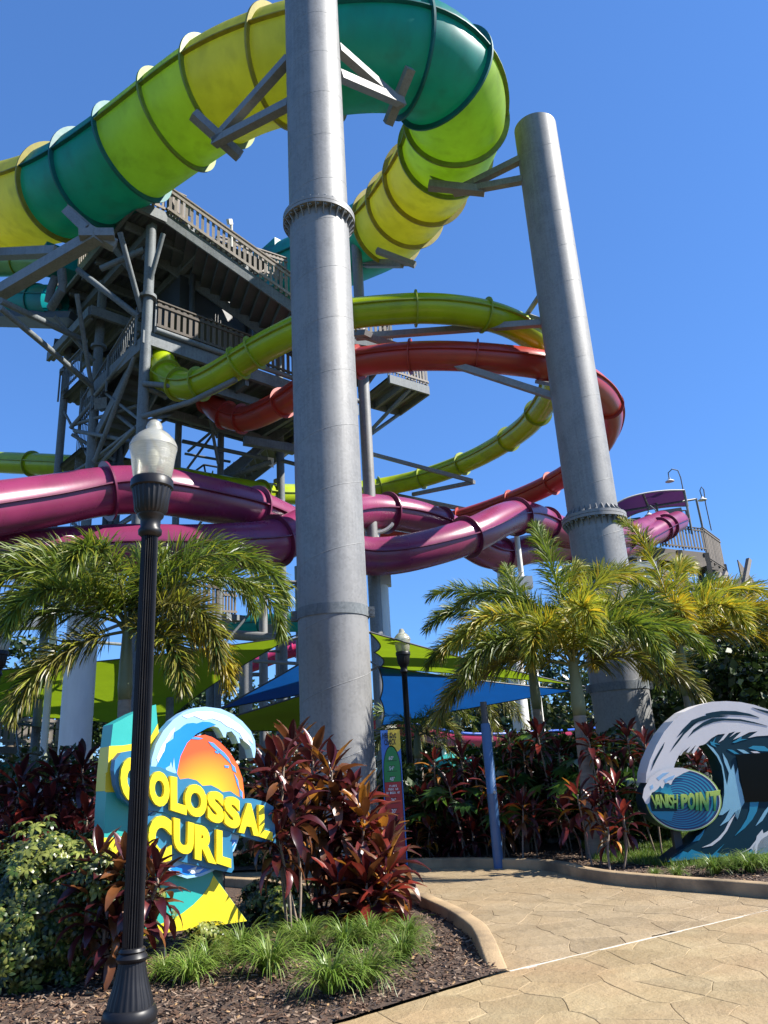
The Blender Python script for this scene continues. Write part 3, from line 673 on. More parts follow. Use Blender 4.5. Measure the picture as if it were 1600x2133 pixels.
# upper stair flight running down to the right
DS = unit(ER*.93-EL*.36); DW = unit(ER*.36+EL*.93)
SO = T(.35, -.33, Z1+.02); run, drop = 5.4, 3.35
def flight(parent, o, d, wv, w, run, drop, n, rail=True, m=None):
    for q in (0, w):
        a = o+wv*q; b = a+d*run-UZ*drop; k = MB(); k.beam(a-UZ*.08, b-UZ*.08, .06, .34); k.build('stringer', GALV2, parent)
    v = []; f = []
    for i in range(n):
        a = o+d*(run*i/n)-UZ*(drop*i/n); st = d*(run/n+.03); rz = UZ*(-drop/n)
        k = MB(); k.prism([a+wv*.03, a+wv*(w-.03), a+wv*(w-.03)+st, a+wv*.03+st], -UZ*.045); ae = a+d*(run/n); k.prism([ae+wv*.03-UZ*.047, ae+wv*(w-.03)-UZ*.047, ae+wv*(w-.03)+rz, ae+wv*.03+rz], d*.02); k.build('stair_tread', CORR, parent)
    if rail:
        railing(parent, o-wv*.05+UZ*.06, o-wv*.05+d*run-UZ*(drop-.06)); 
        railing(parent, o+wv*(w+.05)+UZ*.06, o+wv*(w+.05)+d*run-UZ*(drop-.06))
flight(tower, SO, DS, DW, 2.15, run, drop, 16)
SE = SO+DS*run-UZ*drop
deck(tower, (SE-DW*.1-UZ*.05, SE+DW*3.2-UZ*.05, SE+DW*3.2+DS*2.0-UZ*.05, SE-DW*.1+DS*2.0-UZ*.05))
for a, b in ((SE-DW*.1, SE-DW*.1+DS*2), (SE-DW*.1+DS*2, SE+DW*3.2+DS*2)): k = MB(); k.beam(a-UZ*.16, b-UZ*.16, .1, .3); k.build('edge_beam', GALV2, tower); railing(tower, a, b)
# railing of the launch deck seen behind the stairs
LB = [P(462, 508, 26.6), P(592, 548, 28.6)]
railing(tower, P(452, 520, 27.5)-UZ*.55, P(598, 566, 29.6)-UZ*.55, h=1.15)
# launch box of the big slide
lb = MB(); c0 = P(596, 570, 33.2); lb.box(c0+np.array([-.4, .6, -.1]), 2.2, 2.6, 2.3, (ER, EL, UZ)); lb.build('launch_box', TEA, tower)
k = MB(); k.rod(P(482, 520, 27), P(482, 462, 27), .05, 8); k.beam(P(482, 462, 27), P(475, 462, 26.6), .1, .18); k.build('light_pole', WHITE, tower)
k = MB(); k.rod(P(395, 450, 25.6), P(396, 424, 25.6), .05, 8); k.box(P(396, 427, 25.6), .14, .14, .2); k.build('light_pole', GALV, tower)
# middle deck
Z2 = 13.85
deck(tower, (T(-.1, -.05, Z2), T(-.1, 3.9, Z2), T(8.2, 3.9, Z2), T(8.2, -.05, Z2)))
for q in ((T(-.15, -.05, Z2+.05), T(8.2, -.05, Z2+.05)), (T(-.1, 0, Z2-.15), T(-.1, 3.9, Z2-.15)), (T(-.1, 3.95, Z2-.1), T(8.2, 3.95, Z2-.1))):
    k = MB(); k.beam(*q, .14, .42); k.build('edge_beam', GALV2, tower)
k = MB(); k.rod(T(.2, -.18, Z2+.36), T(8.2, -.18, Z2+.36), .09, 10); k.build('handrail_pipe', GALV2, tower, smooth=40)
joists(tower, lambda t: (T(.9+6.6*t, .05, Z2-.2), T(.9+6.6*t, 3.85, Z2-.2)), 6, .14, .3)
joists(tower, lambda t: (T(0, .8+2.4*t, Z2-.42), T(8.1, .8+2.4*t, Z2-.42)), 2, .16, .3)
railing(tower, T(.25, -.1, Z2+.35), T(5.6, -.1, Z2+.35), m=WOODD, gap=.2, w=.11)
railing(tower, T(-.16, .25, Z2+.1), T(-.16, 4.2, Z2-1.3), gap=.13, w=.03, m=GALV2, metal=True, toprail=True)
railing(tower, T(-.35, 4.0, Z2+.5), T(-.35, 5.9, Z2+.5), gap=.13, w=.03, m=GALV2, metal=True)
deck(tower, (T(-.3, 4.0, Z2+.4), T(-.3, 6.0, Z2+.4), T(2.0, 6.0, Z2+.4), T(2.0, 4.0, Z2+.4)))
# half level between the decks and the stair down the left side
deck(tower, (T(-.55, 3.0, 16.3), T(-.55, 6.6, 16.3), T(4.0, 6.6, 16.3), T(4.0, 3.0, 16.3)))
for q in ((T(-.6, 3.0, 16.2), T(-.6, 6.7, 16.2)), (T(-.6, 2.95, 16.21), T(4.0, 2.95, 16.21))): k = MB(); k.beam(*q, .12, .34); k.build('edge_beam', GALV2, tower)
joists(tower, lambda t: (T(-.5+4.2*t, 3.1, 16.1), T(-.5+4.2*t, 6.5, 16.1)), 5, .1, .24)
flight(tower, T(.05, .5, Z2+.05), EL, ER, 1.1, 3.6, 2.1, 11, rail=False)
deck(tower, (T(-.2, 4.0, 11.7), T(-.2, 6.1, 11.7), T(3.0, 6.1, 11.7), T(3.0, 4.0, 11.7)))
for z in (5.5, 8.4, 11.2):
    for (a0, b0), (a1, b1) in (((0, 0), (0, 3.6)), ((0, 3.6), (-.2, 5.9)), ((0, 3.6), (3.1, 3.8)), ((0, 0), (3.1, 3.8)), ((3.1, 3.8), (4.75, 3.7)), ((4.75, 3.7), (6.9, 3.0))):
        k = MB(); k.rod(T(a0, b0, z), T(a1, b1, z), .05, 8); k.build('brace', GALV2, tower, smooth=40)
        k = MB(); k.rod(T(a0, b0, z), T(a1, b1, z+2.7), .045, 8); k.build('brace', GALV2, tower, smooth=40)
# dark plant under the top deck (pumps, pipes, slide tubs)
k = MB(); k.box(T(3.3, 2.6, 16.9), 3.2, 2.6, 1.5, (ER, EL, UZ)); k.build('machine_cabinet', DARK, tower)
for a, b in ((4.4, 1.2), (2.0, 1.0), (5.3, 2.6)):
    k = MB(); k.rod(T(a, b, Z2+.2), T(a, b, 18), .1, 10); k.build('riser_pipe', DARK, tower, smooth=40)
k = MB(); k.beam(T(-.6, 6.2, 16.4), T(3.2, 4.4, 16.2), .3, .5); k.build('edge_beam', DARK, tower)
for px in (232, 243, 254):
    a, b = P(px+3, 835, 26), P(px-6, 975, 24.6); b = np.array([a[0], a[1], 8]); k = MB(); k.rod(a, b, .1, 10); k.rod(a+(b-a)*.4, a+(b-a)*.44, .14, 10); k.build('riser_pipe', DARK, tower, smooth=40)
# caged ladder mesh
for i in range(9):
    a = P(172+i*2.6, 772+i*4, 26.3+i*.03); k = MB(); k.rod(a, (a[0], a[1], 7.5), .014, 6); k.build('cage_bar', GALV2, tower)
for z in (8.2, 9.4, 10.6, 11.8, 13): a = P(172, 772, 26.3); b = P(195, 805, 26.6); k = MB(); k.rod((a[0], a[1], z), (b[0], b[1], z), .02, 6); k.build('cage_ring', GALV2, tower)
# drain pipes at the left end of the top deck
k = MB(); k.tube([P(128, 560, 24.2), P(131, 590, 24.2), P(128, 605, 24.1), P(112, 632, 24.3), P(106, 642, 24.4)], .14, 12); k.build('drain_pipe', GALV2, tower, smooth=40)
k = MB(); k.tube([P(115, 578, 24.6), P(107, 600, 24.5), P(101, 630, 24.5)], .13, 12); k.build('drain_pipe', GALV2, tower, smooth=40)
k = MB(); k.box(P(120, 548, 24.6), 1.0, .8, .7, (ER, EL, UZ)); k.build('drain_box', TEA, tower)
# diagonal pipes
for a, b, w in (((288, 659, 23.2), (162, 562, 23.6), .19), ((295, 650, 23.2), (250, 484, 22.6), .16), ((340, 487, 23.5), (308, 602, 23.4), .15),
                ((0, 626, 21.5), (178, 711, 25), .2), ((0, 641, 20.8), (96, 721, 22.5), .18), ((96, 721, 22.5), (190, 803, 24.5), .18), ((113, 659, 24.2), (196, 752, 25), .14),
                ((160, 612, 23.8), (194, 823, 24.8), .15), ((287, 716, 23), (199, 823, 24.6), .14), ((282, 740, 23), (197, 962, 24.0), .15),
                ((297, 868, 21.9), (398, 837, 21.5), .16), ((398, 837, 21.5), (492, 790, 21.0), .16), ((299, 799, 22.2), (450, 811, 21.3), .16), ((300, 765, 22.4), (345, 830, 23.4), .13), ((302, 808, 22.3), (345, 826, 22.6), .15),
                ((147, 892, 25.2), (193, 838, 25), .13), ((150, 886, 25.3), (285, 846, 24.0), .12), ((155, 897, 25.2), (283, 921, 23), .13), ((283, 890, 22.2), (210, 965, 24.2), .13), ((228, 852, 25), (280, 893, 23.4), .12), ((150, 905, 25.2), (240, 960, 25.2), .12),
                ((380, 919, 27.5), (566, 958, 27.5), .15), ((468, 997, 28), (566, 962, 27.4), .2), ((585, 959, 28), (640, 973, 28), .15), ((430, 832, 27), (455, 966, 27.4), .12), ((436, 872, 27), (453, 912, 27.3), .1), ((440, 900, 27.2), (392, 940, 28), .1), ((385, 945, 29), (480, 962, 29), .1), ((210, 560, 24), (300, 520, 24), .2), ((230, 505, 24.2), (270, 560, 24.6), .2), ((318, 480, 24), (300, 540, 24.5), .15)):
    k = MB(); k.rod(P(*a), P(*b), w/2, 10); k.build('brace', GALV2, tower, smooth=40)
plate(tower, [(303, 705), (317, 712), (317, 745), (312, 748), (303, 735)], 22.9, .04, GALV2, 'gusset_plate')
plate(tower, [(200, 832), (226, 828), (226, 850), (200, 855)], 24.5, .3, GALV2, 'junction_box')
plate(tower, [(558, 952), (570, 954), (570, 975), (560, 970)], 27.4, .05, WHITE, 'gusset_plate')
plate(tower, [(543, 786), (570, 786), (570, 806), (543, 804)], 27.5, .3, GALV2, 'junction_box')
# red slide trough under-carriage
k = MB(); k.beam(P(508, 918, 26.5), P(640, 940, 27.5), .22, .3); k.build('saddle_beam', GALV2, tower)
# lower stair flight, underside showing
U0 = P(640, 880, 30.5); D2 = unit((P(470, 1010, 29.5)-U0)*np.array([1, 1, 0])); W2 = np.array([-D2[1], D2[0], 0]); W2 = W2 if W2[1] > 0 else -W2
fl_run = np.linalg.norm((P(470, 1010, 29.5)-U0)[:2]); fl_drop = U0[2]-P(470, 1010, 29.5)[2]
flight(tower, U0-W2*1.0, D2, W2, 1.9, fl_run, fl_drop, 14, rail=False)
railing(tower, U0+W2*.95, U0+W2*.95+D2*fl_run-UZ*fl_drop, m=WOODD)
for a, b in (((392, 992, 30), (425, 968, 30)), ((425, 968, 30), (465, 975, 30)), ((425, 968, 30), (430, 995, 30))):
    k = MB(); k.rod(P(*a), P(*b), .04, 6); k.build('handrail_pipe', DARK, tower)
# right-hand landing with picket rail (seen from below)
LZ = P(893, 812, 34.5)[2]
l0, l1, l2, l3 = G(745, 765, LZ), G(893, 812, LZ), G(832, 856, LZ), G(752, 834, LZ)
l0 = l1+(l3-l2)
deck(tower, (l0, l3, l2, l1), pitch=.35)
for a, b in ((l0, l1), (l1, l2), (l2, l3)): k = MB(); k.beam(a-UZ*.05, b-UZ*.05, .1, .4); k.build('edge_beam', GALV2, tower)
for t in (.35, .68): k = MB(); k.beam(l0+(l1-l0)*t-UZ*.1, l3+(l2-l3)*t-UZ*.1, .14, .34); k.build('joist', GALV2, tower)
railing(tower, l0+UZ*.15, l1+UZ*.15, h=1.15); railing(tower, l1+UZ*.15, l2+UZ*.15, h=1.15)
for a, b in (((l1+(l0-l1)*.45), P(758, 912, 34.5)), ((l2+l1)/2*0+l2, P(759, 914, 34.5))): k = MB(); k.rod(a-UZ*.15, b, .09, 10); k.build('brace', GALV2, tower, smooth=40)
k = MB(); k.rod(P(757, 915, 34.6), P(752, 780, 34.6), .1, 10); k.build('brace', GALV2, tower, smooth=40)
# barn lamp over the landing
def barn_lamp(label, top, r, arm):
    root = thing('barn_lamp', label, 'lamp', tuple(top), 'white dish lamps on bent poles')
    b = MB(); b.lathe([(.3*r, 0), (.32*r, -.25*r), (.55*r, -.45*r), (r, -.75*r), (1.02*r, -.85*r), (.95*r, -.8*r), (.5*r, -.5*r), (.1*r, -.35*r)], top, 24, cap=False); b.build('shade', WHITE, root, smooth=50)
    b = MB(); b.tube(arm, .035, 8); b.build('pole', GALV2, root, smooth=40)
    b = MB(); b.lathe([(.01, -.5*r), (.13*r, -.55*r), (.15*r, -.7*r), (.01, -.9*r)], top, 12); b.build('bulb', mat('frosted bulb', (.8, .8, .75), rough=.3), root, smooth=True)
bl = P(800, 684, 33); barn_lamp('white dish lamp hanging between the chartreuse and red slides', bl, .2, [bl, bl+UZ*.6, bl+UZ*1.0+np.array([-.5, 0, 0]), bl+UZ*.9+np.array([-1.1, 0, 0]), bl+UZ*-1+np.array([-1.2, .3, 0])])
# left truss that carries the big slide beyond the frame
tr = thing('slide_truss', 'grey steel truss arms holding the big tube at the left edge', 'truss', tuple(P(0, 700, 21)*np.array([1, 1, 0])))
for a, b, w in (((-60, 645, 22.5), (205, 490, 20.5), .42), ((-60, 532, 24), (118, 524, 22.6), .34), ((140, 440, 21.0), (182, 480, 20.6), .3), ((182, 480, 20.6), (240, 512, 20.8), .34), ((165, 488, 20.4), (238, 488, 20.6), .3)):
    k = MB(); k.beam(P(*a), P(*b), w*.8, w*.8); k.build('truss_arm', GALV, tr)
plate(tr, [(140, 425), (150, 432), (205, 480), (240, 512), (180, 486)], 20.9, .06, GALV)
tp = P(-75, 650, 22.6); k = MB(); k.rod((tp[0], tp[1], 0), (tp[0], tp[1], tp[2]+3), .55, 40); k.build('post', GALV, tr, smooth=40)
# teal and green slides leaving the far side of the tower
tg = slide('tube_slide', 'pale green tube slide high at the left edge behind the truss', [(-90, 548, 29), (0, 548, 28.5), (60, 546, 28), (110, 548, 27.5), (135, 556, 27)], 1.0, [(40, 547)], [(fglass('pale green fibreglass', (.20, .42, .22), trans=.3), GRND)], nseg=28, fl=.06, ft=.04)
tt = slide('tube_slide', 'wide teal trough slide low at the left edge behind the truss', [(-90, 634, 30), (0, 628, 29), (60, 626, 28.2), (115, 628, 27.4)], 1.15, [(20, 628), (78, 626)], [(TEA, TEAD)], nseg=28, fl=.05, ft=.04)
k = MB(); k.beam(P(-60, 662, 29.5), P(165, 668, 27), .9, .25); k.build('walkway_beam', DARK, tower)
# ================================================================ SIGNS
def paint(name, c, rough=.42): return mat(name, c, rough=rough, var=.05, vs=2.5, bump=.03, bs=40)
class Board:
    """an upright sign board: px outlines are laid on its plane, off metres in front of its face"""
    def __init__(self, p0, ang): self.p0 = np.asarray(p0, float); self.n = np.array([math.sin(ang), -math.cos(ang), 0]); self.e = np.array([math.cos(ang), math.sin(ang), 0])
    def at(self, px, py, off=0.0):
        v = ray(px, py); q = self.p0+self.n*off; return cC+v*(((q-cC)@self.n)/(v@self.n))
    def flat(self, px, py):
        """the spot on the face straight behind the front-most print (no parallax between layers)"""
        return self.at(px, py, 0)
def tosc(ox, oy, k): return lambda pts: [(ox+k*x, oy+k*y) for x, y in pts]
def layer(bd, root, name, px, front, back, m, mside=None, sm=False):
    ref = front
    pts = [bd.at(x, y, front) for x, y in px]
    a = sum(px[i][0]*px[(i+1) % len(px)][1]-px[(i+1) % len(px)][0]*px[i][1] for i in range(len(px)))
    if a > 0: pts = pts[::-1]
    k = MB(); k.prism(pts, bd.n*(back-front), 0, 1 if mside else None)
    return k.build(name, [m, mside] if mside else m, root)
def rounded(px, it=2):
    for _ in range(it):
        o = []
        for i in range(len(px)):
            a, b = px[i], px[(i+1) % len(px)]; o += [(a[0]*.75+b[0]*.25, a[1]*.75+b[1]*.25), (a[0]*.25+b[0]*.75, a[1]*.25+b[1]*.75)]
        px = o
    return px
def letter(bd, root, ch, quad, front, back, m, off=.045, mside=None):
    v, f = glyph(ch, off); (x0, y0), (x1, y1), (x2, y2), (x3, y3) = quad; out = []
    for u, w, z in v:
        tx, ty = x0+(x1-x0)*u, y0+(y1-y0)*u; bx, by = x3+(x2-x3)*u, y3+(y2-y3)*u
        p = bd.at(bx+(tx-bx)*w, by+(ty-by)*w, front); out.append(p+bd.n*((back-front)*(1-z)))
    k = MB(); k.add(out, f); return k.build('letter', m, root)

TEALP = paint('turquoise sign paint', (0.025, 0.40, 0.355)); YELP = paint('yellow sign paint', (0.88, 0.68, 0.02)); NAVB = paint('steel blue sign paint', (0.02, 0.17, 0.33))
SKYP = paint('pale blue sign paint', (0.33, 0.57, 0.80)); WHP = paint('white sign paint', (0.82, 0.86, 0.9)); AZU = paint('azure sign paint', (0.0, 0.24, 0.80)); LETY = paint('yellow letter face', (0.92, 0.72, 0.015), .35)
def sun_mat():
    m = bpy.data.materials.new('orange sunset print'); m.use_nodes = True; t = m.node_tree; N = t.nodes; L = t.links; b = N['Principled BSDF']
    tc = N.new('ShaderNodeTexCoord'); sp = N.new('ShaderNodeVectorMath'); sp.operation = 'DISTANCE'
    L.new(tc.outputs['Object'], sp.inputs[0]); sp.inputs[1].default_value = SUNC
    cr = N.new('ShaderNodeValToRGB'); e = cr.color_ramp.elements; e[0].position = .12; e[0].color = (.84, .44, .01, 1); e[1].position = .43; e[1].color = (.78, .085, .018, 1)
    L.new(sp.outputs['Value'], cr.inputs[0]); L.new(cr.outputs[0], b.inputs['Base Color']); b.inputs['Roughness'].default_value = .42
    return m
s1 = G(330, 1990, .06); bd = Board((s1[0], s1[1], 0), rad(40)); S = tosc(190, 1450, .25)
cs = thing('ride_sign', 'yellow and turquoise surf sign with orange sun reading COLOSSAL CURL', 'sign', (s1[0], s1[1], 0))
PAN = S([(183, 232), (375, 130), (540, 70), (556, 265), (800, 900), (1020, 1490), (1300, 1875), (440, 2000), (225, 2045), (118, 1600), (106, 1250), (116, 950), (140, 600)])
body = layer(bd, cs, 'sign_panel', PAN, 0, -.24, TEALP)
# yellow bands, printed on face and wrapped round the edge
layer(bd, body, 'painted_band', S([(150, 416), (270, 411), (368, 393), (500, 330), (556, 230), (562, 300), (640, 480), (600, 700), (420, 760), (330, 560), (200, 560), (135, 640), (122, 790), (116, 792), (140, 600)]), .004, .0005, YELP)
layer(bd, body, 'painted_band', S([(122, 640), (330, 500), (420, 800), (118, 800)]), .0035, .0005, YELP)
layer(bd, body, 'painted_band', S([(107, 1180), (240, 1172), (330, 1150), (520, 1230), (560, 1420), (300, 1480), (112, 1420)]), .004, .0005, YELP)
cv = [(1020, 1495), (985, 1580), (930, 1660), (850, 1740), (760, 1810), (650, 1870), (540, 1915), (440, 1945), (330, 1965), (212, 1980)]
layer(bd, body, 'painted_band', S(cv+[(225, 2043), (440, 1998), (1298, 1874)]), .004, .0005, YELP)
def edge_band(y0, y1):
    xs = lambda y: np.interp(y, [232, 600, 950, 1250, 1600, 2045], [183, 140, 116, 106, 118, 225])
    pts = [bd.at(*S([(xs(y), y)])[0], 0) for y in np.linspace(y0, y1, 6)]; k = MB(); o = -bd.e*.004
    k.add([p+o for p in pts]+[p+o-bd.n*.24 for p in pts], [(i, i+1, i+7, i+6) for i in range(5)]); k.build('painted_band', YELP, body)
edge_band(418, 790); edge_band(1180, 1420)
# wave disc
OUT = [(1362, 515), (1372, 450), (1365, 370), (1330, 290), (1260, 210), (1180, 150), (1080, 105), (950, 88), (850, 100), (760, 140), (680, 200), (600, 290), (540, 400), (505, 520), (490, 700), (485, 900), (490, 1100), (530, 1250), (600, 1400), (680, 1480), (800, 1520), (920, 1500), (1020, 1455), (1120, 1370), (1190, 1290), (1230, 1190), (1235, 1000), (1180, 900), (900, 900), (740, 760), (715, 640), (745, 500), (800, 390), (870, 318), (960, 268)]
LIP = [(1020, 250), (1060, 262), (1085, 300), (1105, 342), (1122, 345), (1128, 302), (1170, 292), (1205, 335), (1228, 392), (1242, 390), (1232, 342), (1290, 378), (1335, 440), (1350, 512)]
wave = layer(bd, cs, 'wave_disc', S(OUT+LIP), .08, -.05, SKYP)
layer(bd, wave, 'painted_foam', S([(760, 165), (880, 128), (1010, 128), (1130, 165), (1240, 240), (1330, 335), (1350, 400), (1300, 350), (1330, 420), (1270, 370), (1240, 310), (1180, 270), (1130, 250), (1080, 210), (1010, 185), (940, 200), (860, 165), (800, 185)]), .083, .0805, WHP)
layer(bd, wave, 'painted_foam', S([(690, 480), (640, 500), (600, 470), (560, 560), (545, 520), (580, 430), (620, 360), (600, 400), (660, 300), (700, 260), (690, 300), (640, 380), (615, 440)]), .083, .0805, WHP)
layer(bd, wave, 'painted_water', S([(545, 585), (575, 520), (612, 455), (625, 392), (660, 372), (690, 350), (695, 300), (740, 272), (770, 245), (800, 228), (850, 222), (880, 228), (930, 212), (985, 215), (1040, 237), (962, 268), (870, 318), (800, 390), (745, 500), (715, 640), (740, 720), (560, 700)]), .0836, .0805, AZU)
layer(bd, wave, 'painted_foam', S([(655, 580), (665, 545), (678, 600), (690, 510), (700, 600), (712, 640), (640, 660), (620, 600)]), .0865, .084, SKYP)
layer(bd, wave, 'painted_water', S([(660, 1440), (760, 1400), (900, 1420), (1010, 1440), (900, 1482), (800, 1490), (720, 1475)]), .083, .0805, AZU)
layer(bd, wave, 'painted_water', S([(1100, 1190), (1215, 1200), (1180, 1280), (1110, 1350), (1090, 1280)]), .083, .0805, AZU)
layer(bd, wave, 'painted_foam', S([(1120, 1230), (1170, 1195), (1150, 1250), (1200, 1215), (1150, 1290), (1110, 1310), (1135, 1260)]), .0865, .0840, WHP)
layer(bd, wave, 'painted_foam', S([(800, 1450), (880, 1420), (870, 1450), (940, 1435), (900, 1470), (840, 1480)]), .0865, .0840, WHP)
sp = [(722, 780), (716, 640), (745, 500), (800, 390), (862, 335), (950, 322), (1010, 342), (1070, 380), (1150, 460), (1220, 570), (1262, 690), (1278, 840), (1270, 960), (1180, 1000), (900, 990), (760, 900)]
SUNC = tuple(bd.at(*S([(960, 860)])[0], .065)-np.array([s1[0], s1[1], 0]))
sunp = layer(bd, cs, 'sun_disc', S(sp), .065, .02, sun_mat(), YELP)
for q in ([(830, 345), (870, 338), (935, 352), (900, 362), (840, 358)], [(975, 378), (1020, 390), (1060, 430), (1110, 470), (1150, 520), (1170, 570), (1140, 540), (1090, 490), (1050, 455), (1000, 410)], [(1165, 560), (1200, 590), (1210, 640), (1180, 620)], [(1030, 455), (1080, 462), (1060, 480), (1035, 472)], [(1110, 575), (1150, 580), (1145, 600), (1115, 595)], [(1190, 640), (1225, 700), (1235, 780), (1215, 730)], [(1235, 770), (1262, 800), (1262, 850), (1240, 830)]):
    layer(bd, sunp, 'painted_water', S(q), .0685, .0655, paint('soft blue print', (0.08, 0.30, 0.72)))
b1 = layer(bd, cs, 'word_backing', S([(190, 620), (200, 530), (250, 470), (330, 455), (430, 470), (500, 585), (580, 590), (640, 622), (720, 652), (742, 694), (810, 684), (880, 702), (930, 748), (1000, 742), (1060, 772), (1100, 802), (1160, 792), (1220, 832), (1262, 852), (1340, 852), (1450, 882), (1520, 922), (1540, 1232), (1400, 1212), (1220, 1152), (1100, 1102), (1000, 1078), (880, 1052), (700, 1012), (600, 967), (480, 952), (340, 922), (250, 852), (205, 742)]), .125, .04, NAVB)
b2 = layer(bd, cs, 'word_backing', S([(465, 1010), (520, 968), (680, 976), (1020, 1082), (1165, 1122), (1190, 1440), (1170, 1472), (1020, 1442), (860, 1402), (680, 1362), (560, 1402), (480, 1332)]), .115, .04, NAVB)
L8 = [('C', [(245, 490), (430, 520), (430, 905), (245, 862)]), ('O', [(487, 612), (655, 640), (655, 935), (487, 905)]), ('L', [(662, 665), (795, 692), (797, 992), (662, 948)]), ('O', [(782, 720), (965, 748), (965, 1025), (782, 988)]), ('S', [(970, 778), (1108, 806), (1108, 1075), (970, 1036)]), ('S', [(1110, 824), (1245, 850), (1245, 1117), (1110, 1082)]), ('A', [(1238, 880), (1402, 905), (1402, 1170), (1228, 1135)]), ('L', [(1398, 905), (1505, 925), (1515, 1207), (1398, 1170)])]
for ch, q in L8: letter(bd, cs, ch, S(q), .17, .126, LETY, .06)
for ch, q in [('C', [(478, 985), (672, 1005), (672, 1402), (478, 1345)]), ('U', [(688, 1010), (860, 1060), (852, 1338), (690, 1290)]), ('R', [(864, 1065), (1030, 1100), (1045, 1402), (864, 1357)]), ('L', [(1045, 1110), (1165, 1140), (1168, 1432), (1045, 1392)])]: letter(bd, cs, ch, S(q), .16, .116, LETY, .06)
for px in (335, 455):
    q = bd.at(px, 1950, -.12); k = MB(); k.box((q[0], q[1], .3), .09, .09, .9); k.build('post', DARK, cs)

# ---------------------------------------------------------------- VANISH POINT
v1 = G(1410, 1800, .06); bv = Board((v1[0], v1[1], 0), rad(3)); B = tosc(1290, 1440, .19375)
vp = thing('ride_sign', 'white and navy breaking wave sign with oval badge reading VANISH POINT', 'sign', (v1[0], v1[1], 0))
NAVY = mat('deep navy sign paint', (0.003, 0.036, 0.056), rough=.45, var=.08, vs=3, spec=.2); VWH = paint('cool white sign paint', (0.80, 0.76, 0.73), .45); CY = paint('cyan sign paint', (0.01, 0.27, 0.42), .45); PCY = paint('pale cyan sign paint', (0.28, 0.56, 0.68), .35); LIMP = paint('lime outline paint', (0.42, 0.58, 0.14), .35)
arc = [(285, 985), (292, 880), (330, 740), (400, 580), (480, 440), (580, 320), (700, 220), (850, 150), (1000, 112), (1150, 105), (1300, 115), (1450, 145), (1600, 195), (1760, 270), (1900, 390), (2000, 540)]
drip = [(930, 562), (895, 578), (862, 585), (800, 674), (782, 660), (825, 575), (745, 660), (722, 655), (765, 590), (690, 650), (665, 690), (645, 690), (715, 590), (640, 690), (600, 775), (575, 870), (560, 985)]
splash = [(1960, 720), (1800, 580), (1600, 475), (1480, 482), (1385, 502), (1490, 430), (1400, 440), (1300, 490), (1225, 520), (1310, 436), (1260, 445), (1185, 495), (1250, 430), (1180, 450), (1120, 520), (1065, 552), (1140, 455), (1060, 465), (990, 505)]
wc = layer(bv, vp, 'wave_crest', B(arc+splash+drip), .004, -.34, VWH)
nav = layer(bv, vp, 'wave_body', B([(2010, 545), (2060, 800), (2060, 1690), (1600, 1740), (1270, 1766), (500, 1836), (640, 1722), (760, 1642), (860, 1532), (1000, 1402), (1080, 1255), (1125, 1040), (1112, 850), (1070, 720), (1010, 625), (932, 565), (985, 500), (1060, 463), (1150, 450), (1250, 425), (1490, 426), (1600, 470), (1800, 572), (1955, 712)]), 0, -.335, NAVY)
for q in ([(620, 495), (680, 410), (780, 310), (900, 265), (935, 262), (930, 240), (1010, 222), (1100, 210), (1250, 212), (1400, 240), (1510, 282), (1350, 258), (1180, 252), (1070, 255), (1180, 262), (1100, 278), (1000, 285), (850, 330), (740, 395)], [(740, 495), (800, 410), (900, 335), (1000, 290), (1130, 290), (1300, 298), (1450, 330), (1600, 372), (1480, 350), (1300, 318), (1130, 312), (1020, 330), (900, 375), (800, 440)], [(550, 650), (600, 560), (690, 440), (760, 370), (880, 290), (700, 460), (640, 540)], [(345, 850), (370, 750), (430, 640), (490, 545), (470, 610), (410, 720)], [(1430, 172), (1600, 212), (1740, 290), (1600, 240), (1500, 205)]):
    layer(bv, wc, 'painted_streak', B(q), .0075, .0045, NAVY)
